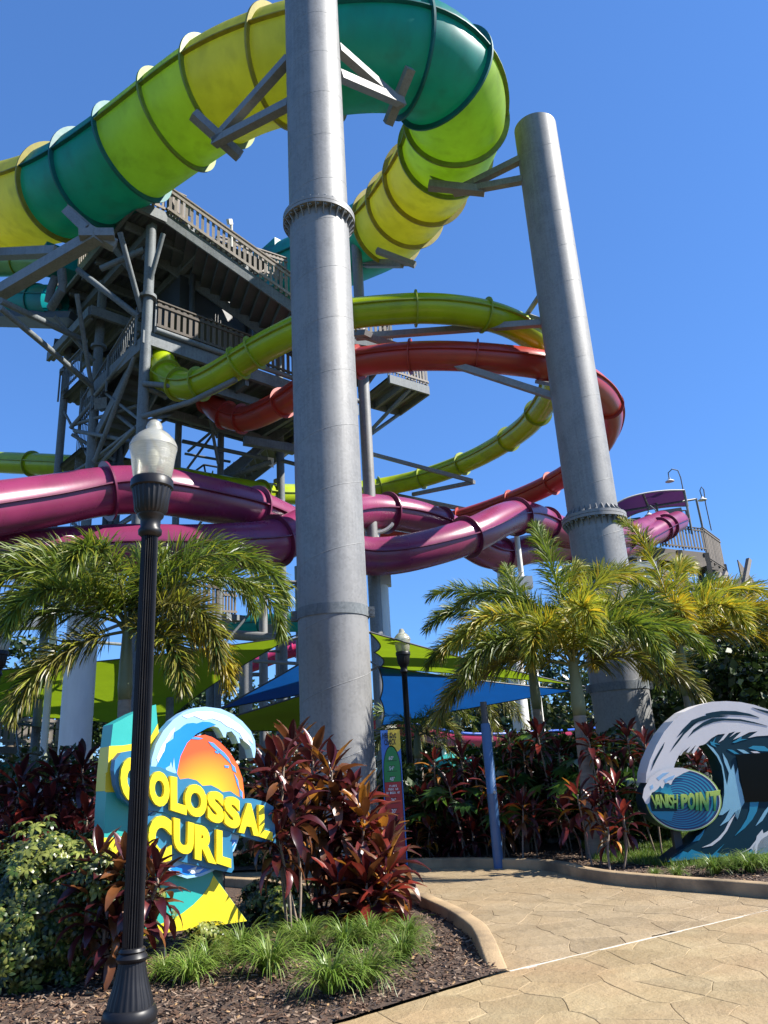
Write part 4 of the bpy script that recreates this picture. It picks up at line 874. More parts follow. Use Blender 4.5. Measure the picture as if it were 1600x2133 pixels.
for q, m in (([(935, 562), (1010, 610), (1070, 690), (1115, 800), (1140, 940), (1160, 1010), (1180, 880), (1130, 760), (1110, 660), (1160, 740), (1200, 850), (1230, 780), (1250, 900), (1275, 820), (1290, 960), (1320, 1060), (1350, 1190), (1300, 1270), (1270, 1380), (1310, 1260), (1240, 1300), (1180, 1390), (1080, 1450), (1140, 1370), (1190, 1270), (1110, 1330), (1070, 1330), (1110, 1240), (1130, 1100), (1125, 940), (1100, 800), (1050, 700)], PCY),
             ([(1405, 1190), (1500, 1188), (1480, 1290), (1430, 1380), (1350, 1470), (1240, 1558), (1310, 1470), (1370, 1370), (1400, 1280)], CY), ([(1640, 1195), (1600, 1290), (1540, 1390), (1465, 1450), (1500, 1390), (1560, 1290)], PCY),
             ([(890, 1680), (1000, 1660), (1090, 1590), (1160, 1500), (1210, 1400), (1250, 1315), (1180, 1400), (1130, 1500), (1060, 1580), (980, 1640)], VWH), ([(1480, 1770), (1420, 1690), (1260, 1766), (1400, 1690), (1470, 1600), (1480, 1555), (1540, 1485), (1550, 1530), (1640, 1480), (1700, 1440), (1900, 1480), (2055, 1560), (2055, 1690), (1600, 1738)], VWH),
             ([(1600, 1548), (1530, 1590), (1490, 1650), (1478, 1748), (1600, 1738), (1760, 1720), (1720, 1620), (1660, 1560)], PCY), ([(1360, 1752), (1420, 1700), (1470, 1630), (1440, 1720), (1470, 1690), (1450, 1745)], CY), ([(520, 1832), (690, 1720), (740, 1735), (780, 1700), (900, 1745), (1000, 1760), (1130, 1640), (1050, 1730), (1110, 1762), (1180, 1735), (1160, 1775), (900, 1798)], CY),
             ([(790, 1620), (830, 1560), (880, 1530), (920, 1480), (900, 1540), (860, 1600), (830, 1610)], CY), ([(975, 540), (1005, 545), (1040, 490), (1020, 550), (1085, 572), (1020, 568), (1050, 605), (990, 575)], CY), ([(1215, 550), (1260, 525), (1320, 480), (1310, 512), (1380, 515), (1310, 530), (1240, 555)], CY), ([(1390, 610), (1440, 585), (1560, 590), (1600, 620), (1700, 650), (1500, 640)], CY), ([(1160, 622), (1220, 630), (1290, 675), (1240, 672)], CY), ([(1265, 622), (1340, 630), (1400, 668), (1340, 668)], PCY), ([(1410, 645), (1480, 645), (1520, 664), (1450, 664)], VWH)):
    layer(bv, nav, 'painted_swoosh', B(q), .0035, .0006, m)
SCR = mat('dark glossy screen', (0.003, 0.004, 0.004), rough=.2, var=.1, spec=.15)
layer(bv, vp, 'screen', B([(1255, 685), (2010, 620), (2010, 1170), (1352, 1192)]), .012, .0045, SCR)
# oval badge
def ell(cx, cy, rx, ry, rot, n=56): return [(cx+rx*math.cos(t)*math.cos(rot)-ry*math.sin(t)*math.sin(rot), cy+rx*math.cos(t)*math.sin(rot)+ry*math.sin(t)*math.cos(rot)) for t in [2*math.pi*i/n for i in range(n)]]
bc = (690, 1168, 412, 338, .16)
drum = layer(bv, vp, 'badge_drum', B(ell(*bc)), .03, -.33, NAVY)
bo = layer(bv, vp, 'badge', B(ell(*bc)), .034, .0305, LIMP); x, y, rx, ry, rt = bc
layer(bv, bo, 'badge_ring', B(ell(x, y, rx*.968, ry*.968, rt)), .036, .0345, VWH); layer(bv, bo, 'badge_ring', B(ell(x, y, rx*.945, ry*.945, rt)), .038, .0365, NAVY)
BLUR = paint('bright blue print', (0.01, 0.17, 0.45), .35); DKB = paint('dark blue print', (0.004, 0.05, 0.19), .35)
n = 25
for i in range(n):
    t = 1-i/n; layer(bv, bo, 'badge_ring', B(ell(x-95*(1-t), y+15*(1-t), rx*.925*t, ry*.925*t, rt, 44)), .0385+i*.0006, .0381+i*.0006, CY if i % 2 else DKB)
layer(bv, bo, 'painted_water', B([(300, 1220), (420, 1010), (540, 990), (560, 1060), (600, 1150), (600, 1260), (560, 1400), (430, 1370), (340, 1300)]), .054, .0525, CY)
layer(bv, bo, 'painted_water', B([(330, 1210), (345, 1090), (430, 1080), (520, 1110), (640, 1180), (620, 1290), (430, 1290), (350, 1290)]), .0565, .0545, NAVY)
cap = layer(bv, vp, 'foam_cap', B([(250, 1140), (265, 1050), (330, 930), (430, 860), (560, 820), (680, 822), (770, 850), (690, 880), (640, 910), (600, 930), (575, 960), (560, 1000), (545, 1005), (530, 985), (490, 992), (470, 1042), (455, 1040), (440, 1015), (415, 1050), (375, 1080), (350, 1090), (335, 1140), (322, 1200), (300, 1215), (282, 1205), (262, 1160)]), .06, .0575, VWH)
for q in ([(400, 930), (470, 880), (540, 870), (470, 920), (430, 960)], [(480, 950), (540, 920), (600, 900), (580, 940), (530, 955), (500, 990)], [(330, 1020), (360, 1000), (370, 1040), (340, 1060)]): layer(bv, cap, 'painted_foam', B(q), .0615, .0605, SKYP)
def grad_mat():
    m = bpy.data.materials.new('lime to green letter'); m.use_nodes = True; t = m.node_tree; N = t.nodes; L = t.links; b = N['Principled BSDF']
    tc = N.new('ShaderNodeTexCoord'); sx = N.new('ShaderNodeSeparateXYZ'); L.new(tc.outputs['Object'], sx.inputs[0])
    z1 = bv.at(*B([(700, 1100)])[0], .08)[2]; z0 = bv.at(*B([(700, 1270)])[0], .08)[2]
    mr = N.new('ShaderNodeMapRange'); mr.inputs[1].default_value = z0; mr.inputs[2].default_value = z1; L.new(sx.outputs[2], mr.inputs[0])
    cr = N.new('ShaderNodeValToRGB'); e = cr.color_ramp.elements; e[0].position = .15; e[0].color = (.02, .17, .05, 1); e[1].position = .9; e[1].color = (.42, .55, .10, 1)
    L.new(mr.outputs[0], cr.inputs[0]); L.new(cr.outputs[0], b.inputs['Base Color']); b.inputs['Roughness'].default_value = .35
    return m
LG = grad_mat()
for ch, q in (('V', [(343, 1118), (408, 1112), (418, 1262), (382, 1266)]), ('A', [(398, 1112), (440, 1108), (455, 1255), (385, 1260)]), ('N', [(440, 1108), (505, 1105), (510, 1252), (450, 1256)]), ('I', [(508, 1106), (530, 1106), (532, 1252), (510, 1252)]), ('S', [(532, 1112), (580, 1110), (585, 1262), (534, 1258)]), ('H', [(578, 1112), (632, 1108), (632, 1265), (578, 1262)]),
              ('P', [(665, 1108), (740, 1100), (735, 1262), (670, 1262)]), ('O', [(738, 1096), (815, 1090), (815, 1276), (740, 1272)]), ('I', [(822, 1092), (852, 1090), (855, 1278), (825, 1278)]), ('N', [(862, 1085), (965, 1076), (962, 1288), (868, 1284)]), ('T', [(972, 1078), (1088, 1062), (1060, 1290), (1000, 1288)])):
    letter(bv, vp, ch, B(q), .085, .058, LG, .05 if q[0][0] > 650 else .022)
for px in (1560, 1668, 1415):
    q = bv.at(px, 1780, -.2); k = MB(); k.box((q[0], q[1], .2), .1, .1, .7); k.build('post', DARK, vp)

# ---------------------------------------------------------------- HEIGHT CHECK boards
HBL = paint('height board blue', (0.06, 0.20, 0.60)); HGR = paint('height board green', (0.02, 0.25, 0.06)); HRD = paint('height board red', (0.42, 0.03, 0.03)); HYE = paint('height board yellow', (0.80, 0.60, 0.06)); HBK = paint('height board black', (.01, .01, .01)); HWH = paint('height board white', (.7, .7, .7))
def height_board(label, base, W, H, ang, detail=True):
    """u across 0..1, inches up the board"""
    root = thing('height_sign', label, 'sign', tuple(base), 'height check boards'); b = np.asarray(base, float)
    e = np.array([math.cos(ang), math.sin(ang), 0]); n = np.array([math.sin(ang), -math.cos(ang), 0]); k1 = H/78.
    def at(u, i, o): return b+e*((u-.5)*W)+UZ*(i*k1)+n*o
    def lay(pts, f, bk, m, name, par=root):
        k = MB(); pp = [at(u, i, f) for u, i in pts]
        a = sum(pts[i][0]*pts[(i+1) % len(pts)][1]-pts[(i+1) % len(pts)][0]*pts[i][1] for i in range(len(pts)))
        if a < 0: pp = pp[::-1]
        k.prism(pp, n*(bk-f)); return k.build(name, m, par)
    bdp = lay([(0, 0), (1, 0), (1, 78), (0, 78)], 0, -.06, HBL, 'board')
    if W > .2: lay([(.38, 78), (1, 78), (1, 67), (.9, 65.5), (.8, 65), (.65, 65.2), (.5, 66.5), (.42, 69), (.36, 73)], .003, .0005, HYE, 'sun_print', bdp)
    top = [(.5+.42*math.cos(t), 58+10.5*math.sin(t)) for t in [math.pi*i/12 for i in range(13)]]
    lay([(.05, 3), (.95, 3)]+[(.95, 50)]+[(.5+.45*math.cos(t), 54+15*math.sin(t)) for t in [math.pi*i/14 for i in range(15)]]+[(.05, 50)], .003, .0005, HBK, 'outline', bdp)
    lay([(.085, 48), (.915, 48), (.915, 52)]+[(.5+.415*math.cos(t), 54+14.2*math.sin(t)) for t in [math.pi*i/14 for i in range(15)]]+[(.085, 52)], .0055, .0035, HGR, 'green_zone', bdp)
    lay([(.085, 4), (.915, 4), (.915, 47.8), (.085, 47.8)], .0055, .0035, HRD, 'red_zone', bdp)
    if detail:
        for i in (60, 57, 54, 51, 42, 39, 36, 33, 30, 27, 24):
            w = .26 if i % 6 == 0 else .16; lay([(.5-w, i-.15), (.5+w, i-.15), (.5+w, i+.15), (.5-w, i+.15)], .0075, .006, HBK, 'mark', bdp)
    def word(tx, uc, ib, hh, wd, m, o=.003):
        L = len(tx)
        for j, ch in enumerate(tx):
            if ch == ' ': continue
            v, f = glyph(ch, .02); u0 = uc-wd/2+wd*j/L; uw = wd/L*(.9 if ch not in "iI'\"" else .45)
            k = MB(); k.add([at(u0+uw*q[0], ib+hh*q[1]*(1 if ch not in '"' else .4)+(hh*.6 if ch in '"' else 0), o+.002+.003*q[2]) for q in v], f); k.build('letter', m, root)
    word('Height', .45, 73, 3.4, .72, HBK, .004); word('CheCK', .48, 69.2, 3.4, .62, HBK, .004)
    if detail:
        for tx, i in (('60"', 60.5), ('54"', 54.6), ('48"', 48.6), ('36"', 36.6), ('30"', 30.6)): word(tx, .5, i, 2.2, .3, HWH, .006)
        for tx, i, w in (('riders', 45, .38), ('must be', 43.2, .5), ('at least 48"', 41.2, .72)): word(tx, .5, i, 1.3, w, HWH, .006)
    return root
hb = G(829, 1811)
height_board('blue height check board with red and green scale beside the thick column', (hb[0], hb[1], 0), .30, 78*.0254*1.0, rad(0))
hp = P(63, 1640, 24); height_board('height check board on the dark stairs at the left edge', (hp[0], hp[1], zat(hp, 1700)), .42, zat(hp, 1572)-zat(hp, 1700), rad(-10), detail=False)
# ================================================================ LAMP POSTS
def globe_mat():
    m = bpy.data.materials.new('prismatic acrylic globe'); m.use_nodes = True; t = m.node_tree; N = t.nodes; L = t.links
    N.remove(N['Principled BSDF']); out = N['Material Output']
    tr = N.new('ShaderNodeBsdfTransparent'); tl = N.new('ShaderNodeBsdfTranslucent'); df = N.new('ShaderNodeBsdfDiffuse'); gl = N.new('ShaderNodeBsdfGlossy')
    tr.inputs[0].default_value = (.86, .86, .80, 1); tl.inputs[0].default_value = (.85, .83, .72, 1); df.inputs[0].default_value = (.72, .70, .58, 1); gl.inputs['Roughness'].default_value = .12
    tc = N.new('ShaderNodeTexCoord'); mp = N.new('ShaderNodeMapping'); mp.inputs['Scale'].default_value = (6, 6, 90); L.new(tc.outputs['Object'], mp.inputs[0])
    nz = N.new('ShaderNodeTexNoise'); nz.inputs['Scale'].default_value = 2.2; nz.inputs['Detail'].default_value = 4; L.new(mp.outputs[0], nz.inputs['Vector'])
    bp = N.new('ShaderNodeBump'); bp.inputs['Strength'].default_value = .5; bp.inputs['Distance'].default_value = .01; L.new(nz.outputs['Fac'], bp.inputs['Height'])
    for q in (df, gl, tl): L.new(bp.outputs[0], q.inputs['Normal'])
    m1 = N.new('ShaderNodeMixShader'); m1.inputs[0].default_value = .5; L.new(tl.outputs[0], m1.inputs[1]); L.new(df.outputs[0], m1.inputs[2])
    mr = N.new('ShaderNodeMapRange'); mr.inputs[3].default_value = .4; mr.inputs[4].default_value = .88; L.new(nz.outputs['Fac'], mr.inputs[0])
    m2 = N.new('ShaderNodeMixShader'); L.new(mr.outputs[0], m2.inputs[0]); L.new(tr.outputs[0], m2.inputs[1]); L.new(m1.outputs[0], m2.inputs[2])
    fr = N.new('ShaderNodeFresnel'); fr.inputs[0].default_value = 1.45; m3 = N.new('ShaderNodeMixShader'); L.new(fr.outputs[0], m3.inputs[0]); L.new(m2.outputs[0], m3.inputs[1]); L.new(gl.outputs[0], m3.inputs[2])
    L.new(m3.outputs[0], out.inputs[0]); return m
GLOBE = globe_mat()
def lamp_post(label, xy, H):
    root = thing('lamp_post', label, 'lamp post', (xy[0], xy[1], 0), 'black lamp posts with acorn globes'); c = np.array([xy[0], xy[1], 0.]); z0 = H-.50-.42
    b = MB(); b.lathe([(.17, -.05), (.17, .02), (.164, .05), (.15, .06), (.158, .075), (.162, .10), (.15, .135), (.138, .145)], c, 64); b.build('foot', BLACK, root, smooth=40)
    b = MB(); b.lathe([(.138, .145), (.128, .19), (.108, .25), (.092, .31), (.083, .36), (.08, .38)], c, 96, flute=.05, cap=False); b.build('base_bell', BLACK, root, smooth=50)
    b = MB(); b.lathe([(.08, .38), (.092, .39), (.095, .405), (.086, .42), (.076, .43), (.082, .44), (.074, .455), (.06, .46)], c, 64, cap=False); b.build('collar', BLACK, root, smooth=40)
    b = MB(); b.lathe([(.062, .44), (.061, 1.5), (.058, z0)], c, 96, flute=.16, cap=False); b.build('shaft', BLACK, root, smooth=50)
    b = MB(); b.lathe([(.058, z0-.02), (.082, z0), (.084, z0+.03), (.07, z0+.05), (.072, z0+.11), (.09, z0+.13), (.095, z0+.15)], c, 48, cap=False); b.build('neck', BLACK, root, smooth=50)
    b = MB(); b.lathe([(.095, z0+.15), (.118, z0+.18), (.128, z0+.27), (.142, z0+.345), (.142, z0+.35)], c, 96, flute=.06, cap=False); b.build('capital', BLACK, root, smooth=50)
    b = MB(); b.lathe([(.142, z0+.345), (.152, z0+.355), (.152, z0+.41), (.14, z0+.425), (.10, z0+.43)], c, 64); b.build('fitter_ring', BLACK, root, smooth=40)
    g = z0+.42
    b = MB(); b.lathe([(.12, g), (.138, g+.03), (.15, g+.10), (.16, g+.18), (.168, g+.225), (.174, g+.25)], c, 64, cap=False); gl = b.build('globe', GLOBE, root, smooth=60)
    b = MB(); b.lathe([(.176, g+.25), (.174, g+.27), (.155, g+.315), (.135, g+.335), (.13, g+.345), (.11, g+.365), (.085, g+.385), (.062, g+.40), (.06, g+.43), (.05, g+.46), (.03, g+.48), (.002, g+.488)], c, 64, cap=False); b.build('globe_cap', GLOBE, root, smooth=60)
    b = MB(); b.rod(c+UZ*(g-.01), c+UZ*(g+.12), .03, 12); b.lathe([(.03, g+.12), (.045, g+.17), (.04, g+.22), (.01, g+.25)], c, 16); b.build('bulb', mat('frosted bulb', (.8, .8, .75), rough=.3), root, smooth=40)
    return root
lx = G(269, 2142, .03)[:2]; lamp_post('black fluted lamp post in front of the yellow and turquoise sign', lx, zat(lx, 872))
l2 = AtY(842, 1400, 16.0)[:2]; lamp_post('black lamp post behind the blue height check board', l2, zat(l2, 1308))
l3 = AtY(2, 1330, 13.5)[:2]; lamp_post('lamp post with pale globe cut by the left edge of the photo', l3, zat(l3, 1298))

# ================================================================ SHADE SAILS
SLIME = mat('lime shade cloth', (0.30, 0.45, 0.015), rough=.75, var=.08, vs=3, trans=.38, bump=.08, bs=60); SBLUE = mat('blue shade cloth', (0.008, 0.105, 0.40), rough=.75, var=.08, vs=3, trans=.38, bump=.08, bs=60)
def sail(label, cs, m, sag=.1, n=16, group='fabric shade sails'):
    """cs: 3 or 4 corners in order round the edge; edges are hollow, the cloth is a saddle"""
    cs = [np.asarray(c, float) for c in cs]; tri = len(cs) == 3
    if tri: cs = [cs[0], cs[1], cs[2], (cs[2]+cs[0])/2]
    A, B_, C_, D_ = cs; cen = sum(cs)/4
    def edge(p, q, t, on=True): e = p*(1-t)+q*t; return e+(cen-e)*(sag*4*t*(1-t)) if on else e
    v = []
    for j in range(n+1):
        tv = j/n
        for i in range(n+1):
            tu = i/n
            e1 = edge(A, B_, tu); e2 = edge(D_, C_, tu); e3 = edge(A, D_, tv); e4 = edge(B_, C_, tv)
            v.append(e1*(1-tv)+e2*tv+e3*(1-tu)+e4*tu-((A*(1-tu)+B_*tu)*(1-tv)+(D_*(1-tu)+C_*tu)*tv))
    f = [(j*(n+1)+i, j*(n+1)+i+1, (j+1)*(n+1)+i+1, (j+1)*(n+1)+i) for j in range(n) for i in range(n)]
    root = thing('shade_sail', label, 'shade sail', tuple(A), group)
    k = MB(); k.add(v, f); k.build('cloth', m, root, smooth=True)
    ring = [v[i] for i in range(n+1)]+[v[j*(n+1)+n] for j in range(1, n+1)]+[v[n*(n+1)+i] for i in range(n-1, -1, -1)]+[v[j*(n+1)] for j in range(n-1, -1, -1)]
    k = MB(); k.tube(ring, .018, 6, cap=False); k.build('edge_cable', DARK, root)
    for c in (cs[:3] if tri else cs): k = MB(); d = unit(c-cen); k.rod(c-d*.05, c+d*.5, .022, 6); k.build('turnbuckle', GALV, root)
    return root
sail('lime green shade sail spread behind the left palm', [P(612, 1325, 22), P(-60, 1400, 20.6), P(-20, 1490, 25), P(330, 1520, 26)], SLIME, .1)
sail('lime green shade sail low behind the wave top of the sign', [P(375, 1525, 17.5), P(760, 1405, 16.0), P(770, 1520, 19.5)], SLIME, .05)
sail('dark blue shade sail left of the thick column', [P(455, 1478, 18), P(720, 1325, 15.5), P(730, 1428, 19)], SBLUE, .06)
sail('lime green shade sail right of the thick column', [P(768, 1316, 15.0), P(1194, 1426, 20), P(790, 1392, 19)], SLIME, .13)
sail('bright blue shade sail right of the thick column', [P(788, 1388, 18.5), P(1196, 1438, 20), P(795, 1512, 22)], SBLUE, .07)
PADB = mat('blue vinyl post pad', (0.055, 0.135, 0.29), rough=.4, var=.12, vs=5, bump=.1, bs=25)
bp_ = G(1038, 1792, .1); root = thing('sail_post', 'blue padded post standing at the kerb among red plants', 'post', (bp_[0], bp_[1], 0))
k = MB(); zt = zat(bp_, 1507); k.lathe([(.072, 0), (.072, zt*.5), (.075, zt*.502), (.072, zt*.504), (.072, zt-.03), (.065, zt), (.045, zt)], (bp_[0], bp_[1], 0), 28); k.build('pad', PADB, root, smooth=40)
k = MB(); k.rod((bp_[0], bp_[1], zt-.05), (bp_[0], bp_[1], zat(bp_, 1462)), .05, 16); k.build('pole', DARK, root, smooth=40)
k = MB(); k.rod(np.array([bp_[0]+.03, bp_[1]-.08, zat(bp_, 1650)]), np.array([bp_[0]+.03, bp_[1]-.12, zat(bp_, 1650)]), .022, 12); k.build('knob', GALV, root)

# ================================================================ SMALL STRUCTURES BEHIND
fr = thing('support_frame', 'pale grey pipe frame with cross bars left of the thick column', 'frame', tuple(P(550, 1500, 27)*np.array([1, 1, 0])))
def vpost(root, px, py0, py1, d, r, m=None, name='post'):
    a = P(px, py0, d); k = MB(); k.rod((a[0], a[1], 0), (a[0], a[1], zat(a, py1)), r, 14); k.build(name, m or GALV, root, smooth=40)
vpost(fr, 549, 1400, 1170, 26, .15); vpost(fr, 586, 1400, 1000, 27, .2); vpost(fr, 512, 1420, 1370, 24, .21); vpost(fr, 450, 1350, 1295, 28, .13); vpost(fr, 625, 1450, 1180, 30, .12)
for a, b, w in (((520, 1204, 26), (640, 1216, 26), .13), ((545, 1250, 26), (622, 1218, 26), .1), ((430, 1318, 27), (585, 1330, 26), .34), ((515, 1376, 25), (650, 1384, 26), .12), ((460, 1405, 26), (540, 1405, 26), .14), ((478, 1398, 25), (522, 1430, 25), .17), ((500, 1425, 25), (570, 1462, 26), .15), ((540, 1462, 26), (580, 1480, 26), .2), ((604, 1426, 27), (618, 1450, 27), .12), ((500, 1510, 26), (640, 1512, 26), .16), ((440, 1330, 27), (480, 1290, 27), .16), ((600, 1335, 27), (650, 1320, 27), .1)):
    k = MB(); k.rod(P(*a), P(*b), w/2, 10); k.build('cross_bar', GALV, fr, smooth=40)
plate(fr, [(558, 1300), (580, 1300), (580, 1318), (558, 1318)], 25.8, .1, GALV, 'gusset_plate')
lowd = thing('low_platform', 'grey platform with picket rail behind the left palm fronds', 'platform', tuple(P(400, 1500, 26)*np.array([1, 1, 0])))
pz = P(455, 1298, 26)[2]; a0, a1 = P(370, 1292, 25), P(458, 1300, 26)
k = MB(); k.beam(a0, a1, .8, .45); k.build('deck_beam', GALV2, lowd); railing(lowd, a0+UZ*.3, a1+UZ*.3, m=WOODD, h=1.1)
k = MB(); k.beam(P(460, 1285, 27), P(500, 1290, 28), .5, .2); k.build('deck_beam', GALV2, lowd); railing(lowd, P(455, 1285, 28), P(492, 1287, 29), m=WOODD, h=1.0)
k = MB(); k.rod(a1+np.array([-.3, .3, 0]), (a1[0]-.3, a1[1]+.3, 0), .2, 14); k.build('post', GALV2, lowd, smooth=40)
slide('tube_slide', 'teal tube slide low behind the palm left of the thick column', [(395, 1330, 30), (450, 1308, 30), (520, 1300, 30), (600, 1297, 29.5), (680, 1295, 29), (760, 1290, 29)], .72, [(540, 1299)], [(TEA, TEAD)], nseg=24, fl=.05, ft=.04)
slide('tube_slide', 'pink tube slide just left of the thick column above the blue sail', [(480, 1402, 33), (530, 1385, 33), (570, 1370, 33), (600, 1358, 33), (660, 1345, 33), (720, 1335, 33)], .55, [(610, 1356)], [(PNK, PNK)], nseg=24, fl=.05, ft=.04)
slide('tube_slide', 'short pink tube elbow above the other pink slide', [(590, 1352, 34), (606, 1345, 34), (640, 1343, 34), (690, 1340, 34)], .5, [(607, 1345)], [(PNK, PNK)], nseg=24, fl=.05, ft=.04, smooth=3)
# open flume with a blue channel
fp = resample(spline([P(*q) for q in ((700, 1500, 27), (800, 1512, 27), (860, 1526, 27), (930, 1542, 28), (1010, 1545, 29), (1090, 1540, 30), (1160, 1536, 31), (1230, 1530, 33))], 10), .3)
fl = thing('open_flume', 'open pink water flume with blue channel behind the red plants', 'water slide', tuple(fp[0]))
for nm, r0, r1, m in (('outer_shell', .42, .46, PNK), ('channel', .40, .41, BLU)):
    v = []; n = 14
    for i, p in enumerate(fp):
        s, u = frame(fp[min(i+1, len(fp)-1)]-fp[max(i-1, 0)])
        v += [p+s*(r1*math.cos(math.pi*(1+j/n)))+u*(r1*1.0*math.sin(math.pi*(1+j/n))+.25) for j in range(n+1)]
    k = MB(); k.add(v, [(i*(n+1)+j, i*(n+1)+j+1, (i+1)*(n+1)+j+1, (i+1)*(n+1)+j) for i in range(len(fp)-1) for j in range(n)]); k.build(nm, m, fl, smooth=True)
for sg in (-1, 1):
    k = MB(); k.tube([p+frame(fp[min(i+1, len(fp)-1)]-fp[max(i-1, 0)])[0]*sg*.45+UZ*.25 for i, p in enumerate(fp)], .05, 8); k.build('rim', PNK if sg < 0 else BLU, fl, smooth=True)
for i in range(2, len(fp)-1, 12): k = MB(); k.rod((fp[i][0], fp[i][1], 0), fp[i]-UZ*.2, .08, 10); k.build('leg', WHITE, fl, smooth=40)
# turquoise parasol
um = P(940, 1585, 27); zt = zat(um, 1566); root = thing('parasol', 'turquoise parasol roof behind the red plants', 'parasol', (um[0], um[1], 0)); k = MB(); TQ = mat('turquoise cloth', (0.03, 0.42, 0.40), rough=.7, var=.08, trans=.2)
v = [(um[0], um[1], zt)]+[(um[0]+.95*math.cos(t), um[1]+.95*math.sin(t), zt-.38) for t in [2*math.pi*i/8 for i in range(8)]]+[(um[0]+.96*math.cos(t), um[1]+.96*math.sin(t), zt-.52) for t in [2*math.pi*i/8 for i in range(8)]]
k.add(v, [(0, 1+i, 1+(i+1) % 8) for i in range(8)]+[(1+i, 9+i, 9+(i+1) % 8, 1+(i+1) % 8) for i in range(8)]); k.build('canopy', TQ, root)
k = MB(); k.rod((um[0], um[1], 0), (um[0], um[1], zt), .03, 8); k.build('pole', WHITE, root)
# left background: white arched beam, deck with pickets and dark stairs
root = thing('canopy_beam', 'white horizontal canopy beam at the left edge above the palm fronds', 'beam', tuple(P(40, 1500, 22)*np.array([1, 1, 0])))
a, b = P(-80, 1300, 22), P(110, 1292, 22); k = MB(); k.beam(a, b, .5, .42); k.build('beam', WHITE, root)
for px in (-40, 104): vpost(root, px, 1400, 1300, 22.2, .1, WHITE)
ds = thing('timber_deck', 'timber deck with picket rail behind the fat white column', 'deck', tuple(P(80, 1560, 25)*np.array([1, 1, 0])))
a, b = P(-40, 1556, 24.5), P(150, 1562, 25.5); k = MB(); k.beam(a-UZ*.1, b-UZ*.1, 1.6, .2); k.build('deck_beam', WOODD, ds); railing(ds, a, b, h=1.05, gap=.19, w=.13)
for px in (42, 100): vpost(ds, px, 1600, 1560, 25, .1, WOODD)
for i in range(7):
    q = P(88+i*2, 1578+i*13, 23.6-i*.18); k = MB(); k.box((q[0], q[1], q[2]), 1.7, .35, .06); k.build('stair_tread', WOODD, ds)
for s in (-.9, .9):
    k = MB(); k.beam(P(88, 1576, 23.7)+np.array([s, 0, 0]), P(102, 1668, 22.4)+np.array([s, 0, 0]), .08, .3); k.build('stringer', WOODD, ds)
    k = MB(); k.rod(P(88, 1576, 23.7)+np.array([s, 0, .9]), P(102, 1668, 22.4)+np.array([s, 0, .9]), .03, 8); k.build('handrail_pipe', GALV, ds)
sail('narrow blue shade sail strip over the timber deck', [P(-40, 1500, 22), P(125, 1520, 23), P(60, 1508, 25)], SBLUE, .03)
tqs = P(12, 1625, 22); slide('tube_slide', 'teal tube slide end at the left edge beside the dark stairs', [(-60, 1632, 22), (-20, 1630, 22), (0, 1628, 21.9), (14, 1626, 21.8)], 1.0, [], [(TEA, TEAD)], nseg=24)

# ================================================================ WOODEN LAUNCH PLATFORM, far right
wt = thing('launch_platform', 'weathered timber launch platform with purple canopy at the right', 'platform', tuple(P(1430, 1500, 46)*np.array([1, 1, 0])))
DK = 46.0
zf = P(1470, 1150, DK)[2]
f0, f1 = P(1300, 1158, 43), P(1468, 1128, 46.5); f1[2] = f0[2] = (f0[2]+f1[2])/2; f2 = P(1506, 1160, 49.5); f2[2] = f1[2]; f3 = f0+(f2-f1)
k = MB(); k.prism([f0, f1, f2, f3], -UZ*.35); k.build('deck', WOODD, wt)
railing(wt, f0+UZ*.02+(f1-f0)*.45, f1+UZ*.02, h=1.5, gap=.26, w=.12, m=WOODD); railing(wt, f0+UZ*.02, f0+UZ*.02+(f1-f0)*.22, h=1.5, gap=.26, w=.12, m=WOODD); railing(wt, f1+UZ*.02-UZ*.5, f2-UZ*.5, h=2.1, gap=.34, w=.3, m=WOODD)
for t in (0.05, .35, .65, .98):
    for q0, q1 in ((f0, f1), (f3, f2)):
        a = q0+(q1-q0)*t; k = MB(); k.box((a[0], a[1], a[2]/2), .3, .3, a[2]-.1); k.build('post', WOODD, wt)
for i in range(5):
    t = i/4; a = f0+(f3-f0)*t; b = f1+(f2-f1)*t; k = MB(); k.beam(a-UZ*.55, b-UZ*.55, .12, .4); k.build('joist', WOODD, wt)
for a, b in ((f0-UZ*2.6, f1-UZ*.6), (f0-UZ*.6, f1-UZ*2.6), (f1-UZ*2.6, f2-UZ*.6)): k = MB(); k.beam(a, b, .14, .26); k.build('brace', WOODD, wt)
k = MB(); a, b = f0-UZ*2.2, f1-UZ*2.2; k.beam(a, b, .2, .45); k.build('joist', WOODD, wt)
for px, py in ((1395, 1072), (1310, 1092)):
    q = P(px, py, 45.5); k = MB(); k.beam(q-np.array([.7, 0, 0]), q+np.array([.7, 0, .12]), .4, .45); k.tube([q+np.array([.7, 0, .2]), q+np.array([1.0, 0, .2]), q+np.array([1.0, 0, -.5])], .06, 8); k.build('pump', DARK, wt)
# purple canopy on thin posts
CAN = mat('purple canopy cloth', (0.10, 0.025, 0.13), rough=.7, var=.1, trans=.3)
cp = [P(*q) for q in ((1265, 1062, 44), (1300, 1040, 44.3), (1340, 1028, 44.8), (1385, 1022, 45.4), (1425, 1021, 46))]; cq = [p+np.array([1.6, 3.4, 0]) for p in cp]
cp = spline(cp, 5); cq = [p+np.array([1.3, 3.0, -.05]) for p in cp]
k = MB(); n = len(cp); k.add(cp+cq, [(i, i+1, n+i+1, n+i) for i in range(n-1)]); k.build('canopy', CAN, wt, smooth=True)
for arr in (cp, cq): k = MB(); k.tube(arr, .05, 6); k.build('canopy_frame', GALV, wt)
for i in (0, n//2, n-1): k = MB(); k.rod(cp[i], cq[i], .05, 6); k.build('canopy_frame', GALV, wt)
k = MB(); k.rod(P(1290, 1066, 45), P(1448, 1040, 47.5), .07, 6); k.build('canopy_frame', DARK, wt)
